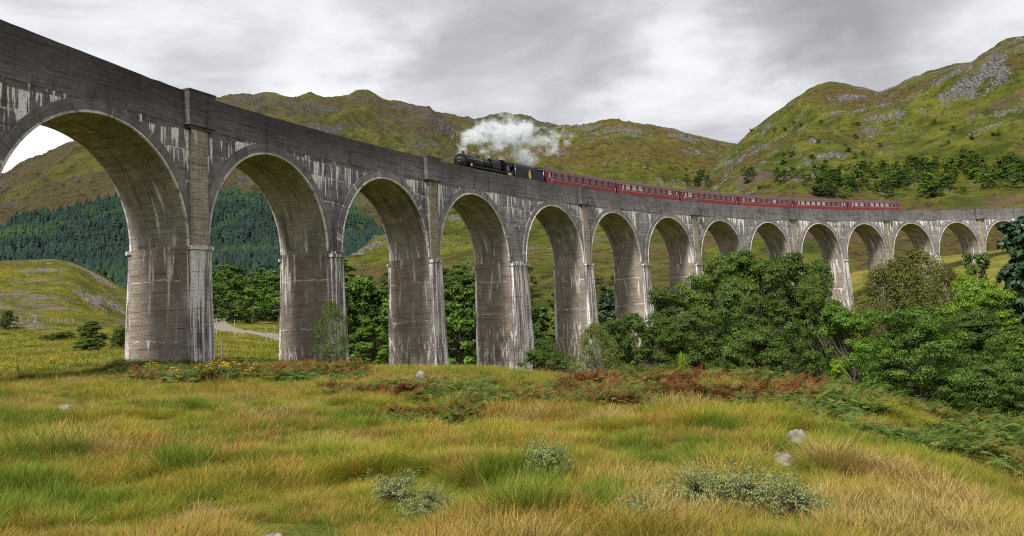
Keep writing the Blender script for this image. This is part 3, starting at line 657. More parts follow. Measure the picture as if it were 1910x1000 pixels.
def make_coach(pale=()):
    o = empty('railway_coach')
    side, roof = coach_section(); h = CL/2
    full = side+[(-y, z) for y, z in side[::-1]]
    mb = MB()
    mb.loft([[(x, y, z) for y, z in full] for x in (-h, h)])
    mb.build('body', M['maroon'], o)
    mb = MB(); rf = roof+[(-y, z) for y, z in roof[::-1][1:]]
    rf2 = [(y*1.01, z+.015) for y, z in rf]
    mb.loft([[(x, y, z) for y, z in rf2] for x in (-h-.05, h+.05)]); mb.face  # noqa
    for i in range(7):
        x = -h+1.8+i*2.6; mb.box(x-.16, x+.16, -.3, -.05, 3.84, 3.97)
    mb.build('roof', M['roof'], o)
    for y in (-1, 1):
        mb = MB(); mb.box(-h+.02, h-.02, min(y*1.40, y*1.435), max(y*1.40, y*1.422), 1.10, 2.12); mb.build('lower_panel_highlight', M['redlit'], o)
        mb = MB()
        for z in (2.14, 3.12): mb.box(-h+.02, h-.02, min(y*1.36, y*1.415), max(y*1.36, y*1.415), z, z+.03)
        mb.build('lining', M['cream'] if y < 0 else M['cream'], o)
    # windows and doors
    lay = [('d', -h+.75), ('n', -h+1.7)]+[('w', -h+3.05+i*1.86) for i in range(8)]+[('n', h-1.7), ('d', h-.75)]
    for y in (-1, 1):
        for q, (t, x) in enumerate(lay):
            hwid = {'w': .62, 'n': .28, 'd': .26}[t]; z0, z1 = (2.32, 3.04) if t != 'd' else (2.34, 3.02)
            if t == 'd':
                d = MB(); d.box(x-.40, x+.40, *sorted((y*1.37, y*1.42)), 1.36, 2.28); db = d.build('door', M['maroon'], o)
                hd = MB(); hd.box(x+.28, x+.34, *sorted((y*1.42, y*1.47)), 1.7, 1.86); hd.build('handle', M['bright'], db)
                hd = MB(); hd.tube((x+.48, y*1.44, 1.5), (x+.48, y*1.44, 2.4), .02, n=5); hd.build('grab_rail', M['bright'], db)
            fr = MB()
            for (a, b, c, d_) in ((x-hwid-.06, x+hwid+.06, z0-.06, z0), (x-hwid-.06, x+hwid+.06, z1, z1+.06), (x-hwid-.06, x-hwid, z0, z1), (x+hwid, x+hwid+.06, z0, z1)):
                fr.box(a, b, *sorted((y*1.33, y*1.428)), c, d_)
            if t == 'w': fr.box(x-hwid, x+hwid, *sorted((y*1.34, y*1.424)), z1-.27, z1-.23)
            f = fr.build('window', M['maroon'], o)
            g = MB(); g.box(x-hwid, x+hwid, *sorted((y*1.33, y*1.402)), z0, z1)
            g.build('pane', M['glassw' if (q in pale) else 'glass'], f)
    mb = MB(); mb.bevbox(-h+.1, h-.1, -1.2, 1.2, .82, 1.05, .05)
    for a, b in ((-3, -1.2), (.2, 1.4), (2, 3.2)): mb.box(a, b, -1.1, 1.1, .4, .82)
    mb.build('underframe', M['chassis'], o)
    for cx in (-h+3, h-3): wheels(o, cx)
    for sg in (-1, 1):
        g = MB(); g.bevbox(min(sg*h, sg*(h+.19)), max(sg*h, sg*(h+.19)), -.5, .5, 1.15, 3.3, .03); g.build('gangway', M['chassis'], o)
        for y in (-.87, .87):
            b = MB(); b.tube((sg*h, y, 1.06), (sg*(h+.14), y, 1.06), .1, n=8); b.lathe([(0, .22), (.04, .22)], (sg*(h+.13) if sg > 0 else -h-.17, y, 1.06), 12); b.build('buffer', M['chassis'], o)
    return o
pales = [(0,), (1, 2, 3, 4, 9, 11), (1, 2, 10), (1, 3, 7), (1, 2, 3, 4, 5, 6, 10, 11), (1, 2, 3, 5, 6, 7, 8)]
names = ['maroon coach coupled directly behind the black tender, first of the train', 'maroon coach, second behind the tender, pale windows towards its front', 'maroon coach, third behind the tender, mostly dark windows', 'maroon coach, fourth behind the tender, between third and fifth', 'maroon coach with a row of bright windows, next to last in the train', 'maroon coach at the far tail end of the train']
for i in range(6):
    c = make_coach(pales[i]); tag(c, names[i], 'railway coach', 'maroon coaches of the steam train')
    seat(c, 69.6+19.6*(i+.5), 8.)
# tender
t = empty('tender', label='black tender with yellow round crest between locomotive and first coach', cat='tender')
TL = 7.3
mb = MB(); h = TL/2
mb.bevbox(-h, h, -1.3, 1.3, 1.15, 3.02, .06); mb.build('tank', M['black'], t)
mb = MB()
for y in (-1, 1):
    prof = [(1.22, 3.0), (1.22, 3.35), (1.02, 3.5)]
    mb.loft([[(x, y*1.26, 3.0), (x, y*1.22, 3.28), (x, y*.98, 3.5), (x, y*.93, 3.46), (x, y*1.17, 3.24), (x, y*1.2, 3.0)] for x in (-h+.25, h-1.9)])
mb.build('coal_rail', M['black'], t)
mb = MB(); m_ = 26
cx0, cx1 = -h+.5, h-2.1
for i in range(m_):
    for j in range(9):
        x, y = cx0+(cx1-cx0)*(i+random.random())/m_, -1+2*(j+random.random())/9
        z = 3.1+.42*math.exp(-(y/.7)**2)*(1-.5*(i/m_)); r = random.uniform(.1, .2)
        mb.lathe([(-r, .02), (-r*.5, r*.8), (r*.4, r*.9), (r, .05)], (x, y, z), 5, 0, random.choice('xyz'))
mb.build('coal', M['dull'], t)
mb = MB(); mb.bevbox(h-1.8, h-.02, -1.28, 1.28, 3.02, 3.45, .08); mb.lathe([(0, .3), (.3, .3), (.34, .2)], (h-.9, 0, 3.44), 14, 0, 'z'); mb.build('water_filler', M['black'], t)
mb = MB()
for y in (-1.32,): mb.tube((h-.1, y, 1.3), (h-.1, y, 3.3), .025, n=6); mb.tube((-h+.08, y, 1.3), (-h+.08, y, 3.2), .03, n=6); mb.tube((h-1.9, y, 3.1), (h-.1, y, 3.32), .025, n=6)
mb.build('handrail', M['bright'], t)
for y in (-1, 1):
    mb = MB(); yy = y*1.302; ey = yy+y*.02
    ring_ = [(0.40*math.cos(a)*.72, .46*math.sin(a)) for a in np.linspace(0, 2*math.pi, 22)[:-1]]
    cx, cz = 0., 2.15
    for i in range(len(ring_)):
        a, b = ring_[i], ring_[(i+1) % len(ring_)]
        mb.face([(cx+a[0], ey, cz+a[1]), (cx+b[0], ey, cz+b[1]), (cx+b[0]*.62, ey, cz+b[1]*.62), (cx+a[0]*.62, ey, cz+a[1]*.62)])
        mb.face([(cx+a[0], yy, cz+a[1]), (cx+b[0], yy, cz+b[1]), (cx+b[0], ey, cz+b[1]), (cx+a[0], ey, cz+a[1])])
    for a, b, c, d in ((-.09, .09, -.24, .2), (-.14, -.06, .05, .26), (.05, .14, -.22, -.02), (-.2, .2, .52, .6), (-.1, .1, .6, .68)):
        mb.box(cx+a, cx+b, *sorted((yy, ey)), cz+c, cz+d)
    mb.build('crest', M['gold'], t)
mb = MB(); mb.bevbox(-h, h, -1.2, 1.2, .8, 1.15, .04); mb.build('frame', M['dull'], t)
for x in (-2.3, 0, 2.3):
    for y in (-.75, .75):
        w_ = MB(); w_.lathe([(-.07, .2), (-.06, .56), (-.05, .65), (.06, .65), (.07, .56), (.07, .2)], (x, y, .65), 24, 0, 'y'); w_.build('wheel', M['dull'], t)
seat(t, 69.45-.15-TL/2, 3.)
# locomotive: local x, front = -x ; length 12
L = empty('steam_locomotive', label='black steam locomotive at the head of the train under its steam', cat='locomotive')
BZ, BX = 2.62, .84
mb = MB(); mb.lathe([(-5.05, .86), (-4.98, .88), (-3.55, .88), (-3.5, .84)], (0, 0, BZ), 36); mb.build('smokebox', M['dull'], L)
mb = MB(); mb.lathe([(-5.26, .05), (-5.24, .3), (-5.16, .58), (-5.06, .70), (-5.04, .72)], (0, 0, BZ), 32); sd_ = mb.build('smokebox_door', M['dull'], L)
mb = MB(); mb.tube((-5.36, 0, BZ), (-5.24, 0, BZ), .05, n=8); mb.tube((-5.33, -.3, BZ-.03), (-5.33, 0, BZ), .02, n=5); mb.tube((-5.33, 0, BZ), (-5.33, .1, BZ-.28), .02, n=5); mb.box(-5.24, -5.2, -.2, .2, BZ+.34, BZ+.42); mb.build('number_plate', M['steelgrey'], sd_)
mb = MB(); mb.lathe([(-3.5, .80), (-3.48, .82), (.6, .93)], (0, 0, BZ), 36); bo = mb.build('boiler', M['black'], L)
mb = MB()
for x in (-3.45, -2.1, -.8, .55):
    r = .83+(x+3.48)*.027; mb.lathe([(x-.04, r), (x-.03, r+.012), (x+.03, r+.012), (x+.04, r)], (0, 0, BZ), 36)
mb.build('boiler_band', M['dull'], bo)
mb = MB()   # Belpaire firebox
def fbsec(x, w_, zt, zb): return [(x, -w_*.78, zb), (x, -w_, BZ-.2), (x, -w_, BZ+.35), (x, -w_*.93, zt-.22), (x, -w_*.78, zt-.06), (x, -w_*.5, zt), (x, w_*.5, zt), (x, w_*.78, zt-.06), (x, w_*.93, zt-.22), (x, w_, BZ+.35), (x, w_, BZ-.2), (x, w_*.78, zb)]
mb.loft([fbsec(.6, .93, BZ+.93, 1.6), fbsec(3.3, .95, BZ+.88, 1.6)]); mb.build('firebox', M['black'], L)
mb = MB(); mb.lathe([(0, .32), (.06, .25), (.3, .22), (.44, .24), (.5, .27), (.5, .2)], (-4.35, 0, BZ+.80), 20, 0, 'z'); mb.build('chimney', M['dull'], L)
mb = MB(); mb.lathe([(0, .38), (.08, .33), (.22, .3), (.32, .2), (.36, .05)], (-1.2, 0, BZ+.80), 20, 0, 'z'); mb.build('dome', M['black'], L)
mb = MB()
for y in (-.18, .18): mb.lathe([(0, .1), (.2, .09), (.22, .05)], (1.2, y, BZ+.9), 10, 0, 'z')
mb.build('safety_valve', M['bright'], L)
mb = MB()   # running board with front drop
for y in (-1, 1):
    mb.box(-4.2, 3.2, *sorted((y*.8, y*1.3)), 1.98, 2.04); mb.box(-4.2, 3.2, *sorted((y*1.27, y*1.3)), 1.86, 1.98)
    mb.loft([[(-4.2, y*.8, 2.04), (-4.2, y*1.3, 2.04), (-4.2, y*1.3, 1.98), (-4.2, y*.8, 1.98)], [(-4.9, y*.8, 1.5), (-4.9, y*1.3, 1.5), (-4.9, y*1.3, 1.44), (-4.9, y*.8, 1.44)]])
mb.box(-5.75, -4.9, -1.3, 1.3, 1.38, 1.44)
mb.build('running_board', M['black'], L)
mb = MB(); mb.bevbox(-5.85, -5.72, -1.3, 1.3, .85, 1.38, .02); bb = mb.build('buffer_beam', M['buffred'], L)
for y in (-.87, .87):
    mb = MB(); mb.tube((-6.2, y, 1.08), (-5.85, y, 1.08), .12, n=10); mb.lathe([(0, .25), (.04, .27)], (-6.26, y, 1.08), 16); mb.build('buffer', M['dull'], bb)
for y in (-.6, 0, .6):
    mb = MB(); mb.lathe([(0, .07), (.22, .07), (.26, .03)], (-5.5, y, 1.44), 8, 0, 'z'); mb.build('lamp', M['steelgrey'], L)
mb = MB(); mb.bevbox(-5.2, 3.2, -.62, .62, .85, 1.5, .05); mb.bevbox(-4.95, -3.6, -.6, .6, 1.5, 1.95, .05); mb.build('frame', M['dull'], L)
for y in (-1.07, 1.07):
    mb = MB(); mb.tube((-4.9, y, 1.05), (-3.8, y, 1.05), .36, n=18); mb.tube((-4.8, y, 1.45), (-3.9, y, 1.45), .2, n=12); mb.build('cylinder', M['dull'], L)
    for x in (-1.9, .2, 2.5):
        w_ = MB(); yy = math.copysign(.75, y); w_.lathe([(-.07, .25), (-.06, .8), (-.055, .9), (.06, .9), (.07, .8), (.07, .25)], (x, yy, .9), 30, 0, 'y'); w_.build('driving_wheel', M['dull'], L)
    for x in (-5.1, -3.4):
        w_ = MB(); yy = math.copysign(.75, y); w_.lathe([(-.06, .15), (-.05, .42), (-.045, .49), (.05, .49), (.06, .42), (.06, .15)], (x, yy, .49), 20, 0, 'y'); w_.build('bogie_wheel', M['dull'], L)
    mb = MB(); yy = math.copysign(1.0, y); mb.box(-1.95, 2.55, yy-.04, yy+.04, .62, .76); mb.box(-3.8, .2, yy+math.copysign(.06, y)-.03, yy+math.copysign(.06, y)+.03, .72, .98); mb.build('coupling_rod', M['bright'], L)
    mb = MB(); mb.tube((-4.9, math.copysign(.93, y), BZ+.25), (3.2, math.copysign(1.0, y), BZ+.35), .022, n=6)
    mb.tube((-4.2, y*1.1, 2.0), (-4.55, y*1.1, 1.6), .03, n=6)
    mb.build('handrail', M['bright'], L)
    # steam pipe beside the smokebox
    mb = MB(); mb.tube((-3.9, math.copysign(.8, y), BZ-.3), (-4.15, math.copysign(1.08, y), 1.5), .14, n=10); mb.build('steam_pipe', M['steelgrey'] if y < 0 else M['dull'], L)
# cab
mb = MB(); zc_ = [(3.0, 1.15), (5.1, 1.15)]
for y in (-1, 1):
    for a, b, c, d in ((3.2, 5.0, 1.2, 2.25), (3.2, 3.42, 2.25, 3.1), (4.02, 4.16, 2.25, 3.1), (3.2, 4.7, 2.85, 3.12), (4.72, 5.0, 2.25, 2.5)):
        mb.box(a, b, *sorted((y*1.27, y*1.31)), c, d)
mb.box(3.18, 3.22, -1.27, 1.27, 1.2, 3.3); mb.build('cab', M['black'], L)
mb = MB(); rr = [(-1.35, 3.1), (-1.22, 3.3), (-.9, 3.52), (-.45, 3.68), (0, 3.73), (.45, 3.68), (.9, 3.52), (1.22, 3.3), (1.35, 3.1)]
sec = rr+[(y*.97, z-.05) for y, z in rr[::-1]]
mb.loft([[(x, y, z) for y, z in sec] for x in (3.1, 5.25)]); mb.box(3.9, 4.5, -.35, .35, 3.66, 3.78); mb.build('cab_roof', M['dull'], L)
for y in (-1, 1):
    mb = MB(); mb.box(3.42, 4.02, *sorted((y*1.28, y*1.3)), 2.25, 2.85); mb.build('cab_window', M['glass'], L)
    mb = MB(); mb.box(3.62, 4.42, *sorted((y*1.312, y*1.325)), 1.72, 1.98); mb.build('number_panel', M['cream'], L)
mb = MB(); mb.box(3.0, 5.1, -1.25, 1.25, .9, 1.2); mb.build('footplate', M['dull'], L)
seat(L, 69.45-.15-TL-.12-5.15, 4.5)
LM = L.matrix_world.copy()
for o_ in list(L.children):   # number panel writing is only a few pixels in the photograph: dark figures left to the plate edge
    pass
# ------------------------------------------------------------------ vegetation materials
def leaf_mat(name, c1, c2, trans=.25, hue=None):
    """leaf colour varies from clump to clump and with the tree (object colour tints it)"""
    m, nt = mat(name)
    geo = N(nt, 'ShaderNodeNewGeometry'); tc = N(nt, 'ShaderNodeTexCoord').outputs['Object']
    a = Noise(nt, tc, .55, 3, .6); uv = N(nt, 'ShaderNodeUVMap', uv_map='UVMap').outputs[0]
    rn = N(nt, 'ShaderNodeSeparateXYZ', ins={0: uv}).outputs[0]
    col = Mix(nt, Mapr(nt, Mth(nt, 'ADD', Mth(nt, 'MULTIPLY', a, .5), Mth(nt, 'MULTIPLY', rn, .5)), .3, .7), c1, c2)
    inf = N(nt, 'ShaderNodeObjectInfo').outputs['Color']
    col = Mix(nt, 1., col, inf, 'MULTIPLY')
    d = N(nt, 'ShaderNodeBsdfPrincipled', ins={'Roughness': .55, 'Specular IOR Level': .35}); nt.links.new(col, d.inputs['Base Color'])
    t = N(nt, 'ShaderNodeBsdfTranslucent'); nt.links.new(Mix(nt, 1., col, (1.3, 1.4, .6), 'MULTIPLY'), t.inputs[0])
    N(nt, 'ShaderNodeOutputMaterial', ins={0: N(nt, 'ShaderNodeMixShader', ins={0: trans, 1: d.outputs[0], 2: t.outputs[0]}).outputs[0]})
    return m
M['leaf'] = leaf_mat('broad_leaf', (.034, .07, .009), (.16, .23, .026))
M['birch'] = leaf_mat('birch_leaf', (.09, .105, .025), (.19, .19, .045))
M['needle'] = leaf_mat('conifer_needle', (.018, .045, .018), (.04, .085, .03), .1)
M['bark'] = simple('bark', (.11, .09, .075), .9, var=.4, sc=6)
M['palebark'] = simple('pale_birch_bark', (.34, .32, .29), .8, var=.4, sc=6)
def leaves(cen, nor, size, r, asp=.6):
    """one rhombic leaf (two triangles as a quad) per centre"""
    n = len(cen); a = r.normal(size=(n, 3)); nor = nor/np.linalg.norm(nor, axis=1)[:, None]
    a -= (a*nor).sum(1)[:, None]*nor; a /= np.linalg.norm(a, axis=1)[:, None]; b = np.cross(nor, a)
    size = size[:, None]
    V = np.stack([cen-a*size, cen-b*size*asp+nor*size*.12, cen+a*size, cen+b*size*asp+nor*size*.12], 1).reshape(-1, 3)
    Fc = np.arange(4*n).reshape(n, 4)
    u = np.repeat(r.random(n), 4); return V, Fc, np.stack([u, u*0], 1)
def tree_meshes(seed, h=10., wd=8., kind='round', nc=60, nl=130, ls=.2, base=.12, lean=0.):
    r = np.random.default_rng(seed)
    C_, R__ = [], []
    tries = 0
    while len(C_) < nc:
        tries += 1
        t = base+(1-base)*r.random()**.85
        if kind == 'round': env = math.sin(math.pi*min(1, (t-base)/(1-base)*.80+.14))**.6
        elif kind == 'bush': env = math.sqrt(max(0, 1-((t-.35)/.68)**2))
        elif kind == 'tall': env = min(1, (1-t)*1.9+.08)*min(1, .55+(t-base)*2)
        elif kind == 'birch': env = (math.sin(math.pi*min(1, (t-base)/(1-base)*.85+.13))**.8)*.95
        else: env = (1-t)+.04
        a = r.random()*2*math.pi; lob = 1.08+.16*math.sin(a*2+seed)+.14*math.sin(a*3+seed*2+t*4)
        q = (.35+.65*r.random()**.5)
        C_.append((math.cos(a)*wd/2*env*q*lob*.95+lean*t*h, math.sin(a)*wd/2*env*q*lob*.95, t*h*.95))
        R__.append((.45+.75*r.random())*wd*(.108 if kind != 'conifer' else .1)*(1.15-.5*t))
    C_ = np.array(C_); R__ = np.array(R__)
    if kind in ('round', 'tall', 'bush'):      # gather the leaf clumps into a dozen or so boughs with hollows between them
        nb_ = 20 if kind != 'bush' else 26; L0 = C_[r.permutation(nc)[:nb_]].copy(); L0[0] = (lean*h, 0, h*.84 if kind != 'bush' else h*.72)
        L0[:, :2] *= .86; lr = wd*r.uniform(.13, .235, nb_)*np.where(L0[:, 2] > h*.75, .8, 1.)
        j = r.choice(nb_, nc, p=lr**2/np.sum(lr**2)); dd = r.normal(size=(nc, 3)); dd[:, 2] = np.where(r.random(nc) < .8, abs(dd[:, 2]), dd[:, 2]); dd /= np.linalg.norm(dd, axis=1)[:, None]
        C2 = L0[j]+dd*lr[j][:, None]*r.uniform(.65, 1., nc)[:, None]*np.array([1, 1, .85])
        keepm = r.random(nc) < (.28 if kind != 'bush' else .4); C_ = np.where(keepm[:, None], C_*np.array([.8, .8, .9]), C2); R__ = R__*.74
    n = nc*nl; ci = np.repeat(np.arange(nc), nl)
    d = r.normal(size=(n, 3)); d[:, 2] = np.where(r.random(n) < .72, abs(d[:, 2]), d[:, 2]); d /= np.linalg.norm(d, axis=1)[:, None]
    rad = ((1.45 if kind in ('birch', 'conifer') else 1.3)*r.random(n)**.55)[:, None]
    flat = np.array([1.15, 1.15, .72]) if kind != 'birch' else np.array([1., 1., 1.3])
    if kind == 'conifer': flat = np.array([1.3, 1.3, .6])
    cen = C_[ci]+d*rad*R__[ci][:, None]*flat
    if kind == 'birch': cen[:, 2] -= abs(r.normal(size=n))*.25
    ax = np.array([lean*h*.5, 0, h*.35]); out = cen-ax; out /= np.linalg.norm(out, axis=1)[:, None]+1e-6
    nor = d*.8+out*.5+r.normal(size=(n, 3))*.45+np.array([0, 0, .35])
    keep = cen[:, 2] > .05*h if kind != 'bush' else cen[:, 2] > .02
    V, Fc, uv = leaves(cen[keep], nor[keep], ls*(.6+.8*r.random(keep.sum())), r)
    crown = np_mesh('crown', V, Fc, uv)
    mb = MB(); tw = h*.018+.03
    pts = [Vector((lean*h*t*t+.02*h*math.sin(seed+t*5)*t, .02*h*math.cos(seed*2+t*4)*t, h*t)) for t in (-.15, 0, .2, .4, .6, .8)]
    rr = [tw*1.5, tw*1.15, tw*.9, tw*.65, tw*.4, tw*.15]
    for i in range(5): mb.tube(pts[i], pts[i+1], rr[i], rr[i+1], 7, caps=False)
    for c in C_[::2]:
        t = max(.05, min(.75, c[2]/h*.62)); q = t*5/1.0
        f = (t)/.2; i = min(4, int(f)+1); p0 = pts[i].lerp(pts[min(5, i+1)], f-int(f)) if i < 5 else pts[5]
        c = Vector(c); m_ = p0.lerp(c, .5)+Vector((0, 0, -.02*h)); mb.tube(p0, m_, tw*.32, tw*.2, 5, caps=False); mb.tube(m_, c, tw*.2, tw*.05, 4, caps=False)
    tk = mb.build('trunk', [], None, merge=False); tm = tk.data; bpy.data.objects.remove(tk)
    return crown, tm, h, wd
LIB = {}
def lib(key, n, leafm, barkm, **k):
    LIB[key] = []
    for i in range(n):
        a, b, h, wd = tree_meshes(hash_(key)+i, **k); a.materials.append(leafm); b.materials.append(barkm); LIB[key].append((a, b, h, wd))
def hash_(s): return sum(ord(c)*(i+3) for i, c in enumerate(s)) % 1000
lib('oak', 4, M['leaf'], M['bark'], h=12., wd=9., kind='round', nc=270, nl=330, ls=.082, base=.04)
lib('tall', 2, M['leaf'], M['bark'], h=13., wd=7., kind='tall', nc=230, nl=330, ls=.082, base=.04)
lib('birch', 3, M['birch'], M['palebark'], h=12., wd=8., kind='birch', nc=170, nl=170, ls=.075, base=.10)
lib('bush', 3, M['leaf'], M['bark'], h=5., wd=5.5, kind='bush', nc=230, nl=300, ls=.045)
lib('far', 4, M['leaf'], M['bark'], h=9., wd=8., kind='round', nc=60, nl=110, ls=.19, base=.05)
lib('fir', 2, M['needle'], M['bark'], h=13., wd=6., kind='conifer', nc=80, nl=120, ls=.25, base=.05)
cnt = {}
def plant(name, key, x, y, h, wd=None, col=(1, 1, 1), label=None, cat='tree', group=None, sink=.25, z=None):
    cnt[key] = cnt.get(key, -1)+1
    cr, tk, h0, w0 = LIB[key][cnt[key] % len(LIB[key])]
    z = G(x, y) if z is None else z
    o = empty(name, (x, y, z-sink*h/10), random.random()*6.28, label=label, cat=cat, group=group)
    sz = h/h0; sx_ = sz if wd is None else wd/w0
    o.scale = (sx_, sx_, sz)
    for nm, me in (('crown', cr), ('trunk', tk)):
        c = bpy.data.objects.new(nm, me); C.objects.link(c); c.parent = o; c.color = (*col, 1)
    return o
def plant_px(name, key, px, pytop, r, wpx, col, label, **k):
    """stands on the terrain at distance r in the direction of px; its top reaches the height seen at pytop"""
    T = at(px, pytop, r); z = float(H(T[0], T[1])); hh = T[2]-z+.25
    # width in metres at that distance
    wd = wpx*r/F*1.03
    return plant(name, key, T[0], T[1], max(1., hh), wd, col, label, z=z, **k)
DK = (.70, .78, .66); MD = (1.02, 1.12, .75); BR = (1.6, 1.75, 1.0); OL = (.9, .9, .75); YG = (1.7, 1.5, .8)
fg = [ # name, key, px, top, r, width, tint, label
 ('bush', 'bush', 1022, 640, 74, 95, DK, 'low dark bush at the foot of the fifth pier from the left'),
 ('tree', 'birch', 1108, 602, 62, 105, (1.0, 1.15, .8), 'small yellow-green birch before the pier behind the grass crest'),
 ('tree', 'oak', 1180, 575, 70, 110, DK, 'dark tree between the small yellow-green birch and the broad grove'),
 ('tree', 'oak', 1248, 545, 74, 130, DK, 'dark broad tree at the left shoulder of the grove before the piers'),
 ('tree', 'oak', 1325, 486, 78, 150, MD, 'broad green tree left of centre in the grove, below the train'),
 ('tree', 'oak', 1402, 476, 76, 140, (.78, .92, .75), 'full leafy tree in the centre of the grove before the viaduct'),
 ('tree', 'tall', 1478, 454, 76, 140, DK, 'tallest dark tree of the central grove, pointed top'),
 ('tree', 'oak', 1366, 500, 70, 120, (.82, .95, .8), 'green tree filling the gap between the two broad trees of the grove'),
 ('tree', 'oak', 1445, 490, 72, 120, DK, 'dark tree just left of the tallest pointed one'),
 ('tree', 'oak', 1512, 490, 74, 90, (.8, .92, .8), 'green tree leaning against the right side of the tallest one'),
 ('tree', 'oak', 1220, 600, 62, 100, DK, 'low dark tree at the left front of the grove'),
 ('tree', 'oak', 1300, 560, 62, 120, DK, 'low dark tree in front of the broad green one in the grove'),
 ('tree', 'oak', 1425, 560, 60, 130, DK, 'dark rounded tree in front at the middle of the grove'),
 ('tree', 'oak', 1535, 535, 68, 105, DK, 'dark tree on the right shoulder of the central grove'),
 ('tree', 'oak', 1580, 578, 54, 130, (1.05, 1.3, .8), 'mid-green leafy tree left of the dense round foreground bush'),
 ('tree', 'birch', 1640, 492, 100, 130, OL, 'thin olive birch standing beside the pier right of the grove'),
 ('tree', 'birch', 1672, 470, 102, 150, OL, 'olive birch between the thin one by the pier and the largest airy one'),
 ('tree', 'birch', 1705, 455, 105, 190, OL, 'largest olive-brown airy birch, right of centre'),
 ('tree', 'birch', 1765, 490, 98, 110, OL, 'olive birch on the right edge of the birch stand'),
 ('tree', 'oak', 1800, 500, 95, 110, BR, 'bright lime-green tree under the far arches'),
 ('tree', 'oak', 1862, 548, 80, 130, BR, 'bright green tree lower right of the lime-green one'),
 ('tree', 'fir', 1885, 400, 84, 120, (1., 1.05, 1.), 'dark conifer-like tree covering the last arch at the right edge'),
 ('tree', 'fir', 1915, 392, 80, 130, (1., 1.05, 1.), 'dark conifer at the extreme right edge of the view'),
 ('bush', 'far', 1818, 476, 160, 62, DK, 'dark bush against the pier of the last arches'),
 ('tree', 'oak', 1735, 585, 62, 130, (.5, .58, .5), 'dark green tree behind the dense round foreground bush'),
 ('tree', 'oak', 1810, 590, 58, 140, (.62, .74, .6), 'mid-green tree between the dark one and the right edge'),
 ('tree', 'oak', 1890, 600, 58, 130, DK, 'dark tree at the right edge below the bright green one'),
 ('bush', 'bush', 1703, 596, 29.5, 172, (.8, 1.0, .7), 'dense round green bush standing alone above the bracken'),
 ('bush', 'bush', 1868, 655, 33, 150, (.8, .95, .75), 'wide green bush at the right edge behind the bracken'),
 ('bush', 'bush', 1940, 690, 31, 130, DK, 'dark bush half cut by the right edge'),
 ('tree', 'oak', 1980, 560, 50, 200, MD, 'green tree beyond the right edge'),
 ('tree', 'oak', 2080, 540, 62, 200, DK, 'broad green tree standing outside the right edge of the view'),
 ('tree', 'oak', 2200, 560, 55, 200, MD, 'second tree outside the right edge of the view'),
 ('bush', 'bush', 2120, 700, 36, 170, MD, 'bush outside the right edge of the view behind the bracken'),
 ('tree', 'oak', 2330, 560, 60, 210, DK, 'third tree outside the right edge of the view'),
 ('tree', 'birch', 618, 560, 70, 66, (.85, 1.15, .9), 'slim young birch in front of the second whole pier'),
 ('tree', 'tall', 690, 595, 100, 70, (1.1, 1.35, .8), 'light green young tree between second and third whole pier'),
 ('bush', 'tall', 172, 600, 92, 58, (.8, .95, .9), 'cone-shaped green bush on the meadow left of the near pier'),
 ('bush', 'bush', 224, 612, 95, 34, DK, 'small dark bush at the left edge of the near pier'),
 ('bush', 'bush', 112, 624, 118, 60, OL, 'flat low bush left of the cone-shaped bush'),
 ('bush', 'bush', 14, 583, 145, 26, DK, 'small dark bush near the fence at the left edge'),
 ('sapling', 'bush', 1272, 678, 34.5, 14, (2.3, 2.2, .8), 'tiny yellow-green sapling poking above the bracken crest'),
 ('sapling', 'bush', 1563, 686, 31, 30, (2.3, 2.2, .8), 'bright yellow-green sapling above the bracken left of the dense bush'),
]
for nm, key, px, py, r, wp, col, lb in fg:
    o = plant_px(nm, key, px, py, r, wp, col, lb, cat='bush' if nm == 'bush' else 'sapling' if nm == 'sapling' else 'tree')
def scatter_px(n, region, name, key, tops, cols, label, group, r=None, cat='tree', hm=(5, 9), asp=.85, patch=None, sep=0):
    """individual trees on the visible slope: region(px, py) picks where their feet stand"""
    done = []; k = 0
    while len(done) < n and k < n*30:
        k += 1
        px, py = region()
        P_ = hit(px, py, 62, 3000, patch)
        if P_[2] < -50: continue
        if sep and any((P_[0]-a)**2+(P_[1]-b)**2 < sep*sep for a, b in done): continue
        s_, off = sxy(P_[0], P_[1])
        if -4 < off < 10: continue
        hh = random.uniform(*hm); c = random.choice(cols); v = random.uniform(.85, 1.15)
        plant(name, key, P_[0], P_[1], hh, hh*asp*random.uniform(.85, 1.2), tuple(x*v for x in c), label, cat, group, z=float(P_[2])); done.append((P_[0], P_[1]))
U = random.uniform
# woods seen through the arches: broadleaves in the valley behind the viaduct
wc = [(.6, .72, .6), (.5, .62, .55), (.85, 1.05, .7), (.7, .74, .55)]
def ring_trees(n, pxr, rr, topf, label, group, hm=(7, 12), key='far', cols=wc, asp=.85):
    for i in range(n):
        px = U(*pxr); r = U(*rr); P_ = at(px, 600, r); x, y = P_[0], P_[1]
        s_, off = sxy(x, y)
        if -5 < off < 10: continue
        z = float(H(x, y)); hh = U(*hm); tp = at(px, topf(px), r)[2]
        hh = min(hh, max(2.5, (tp-z)*U(.85, 1.03)))
        c = random.choice(cols)
        plant('tree', key, x, y, hh, max(hh*asp, 3.), c, label, 'tree', group, z=z)
ring_trees(75, (625, 1010), (112, 230), lambda px: float(np.interp(px, [620, 720, 850, 1010], [525, 505, 492, 470])), 'broadleaf tree in the wood behind the middle piers', 'trees in the wood behind the middle piers')
ring_trees(30, (1010, 1290), (135, 240), lambda px: float(np.interp(px, [1010, 1120, 1290], [500, 528, 545])), 'broadleaf tree in the valley seen through the arches left of the grove', 'trees seen through the arches left of the grove')
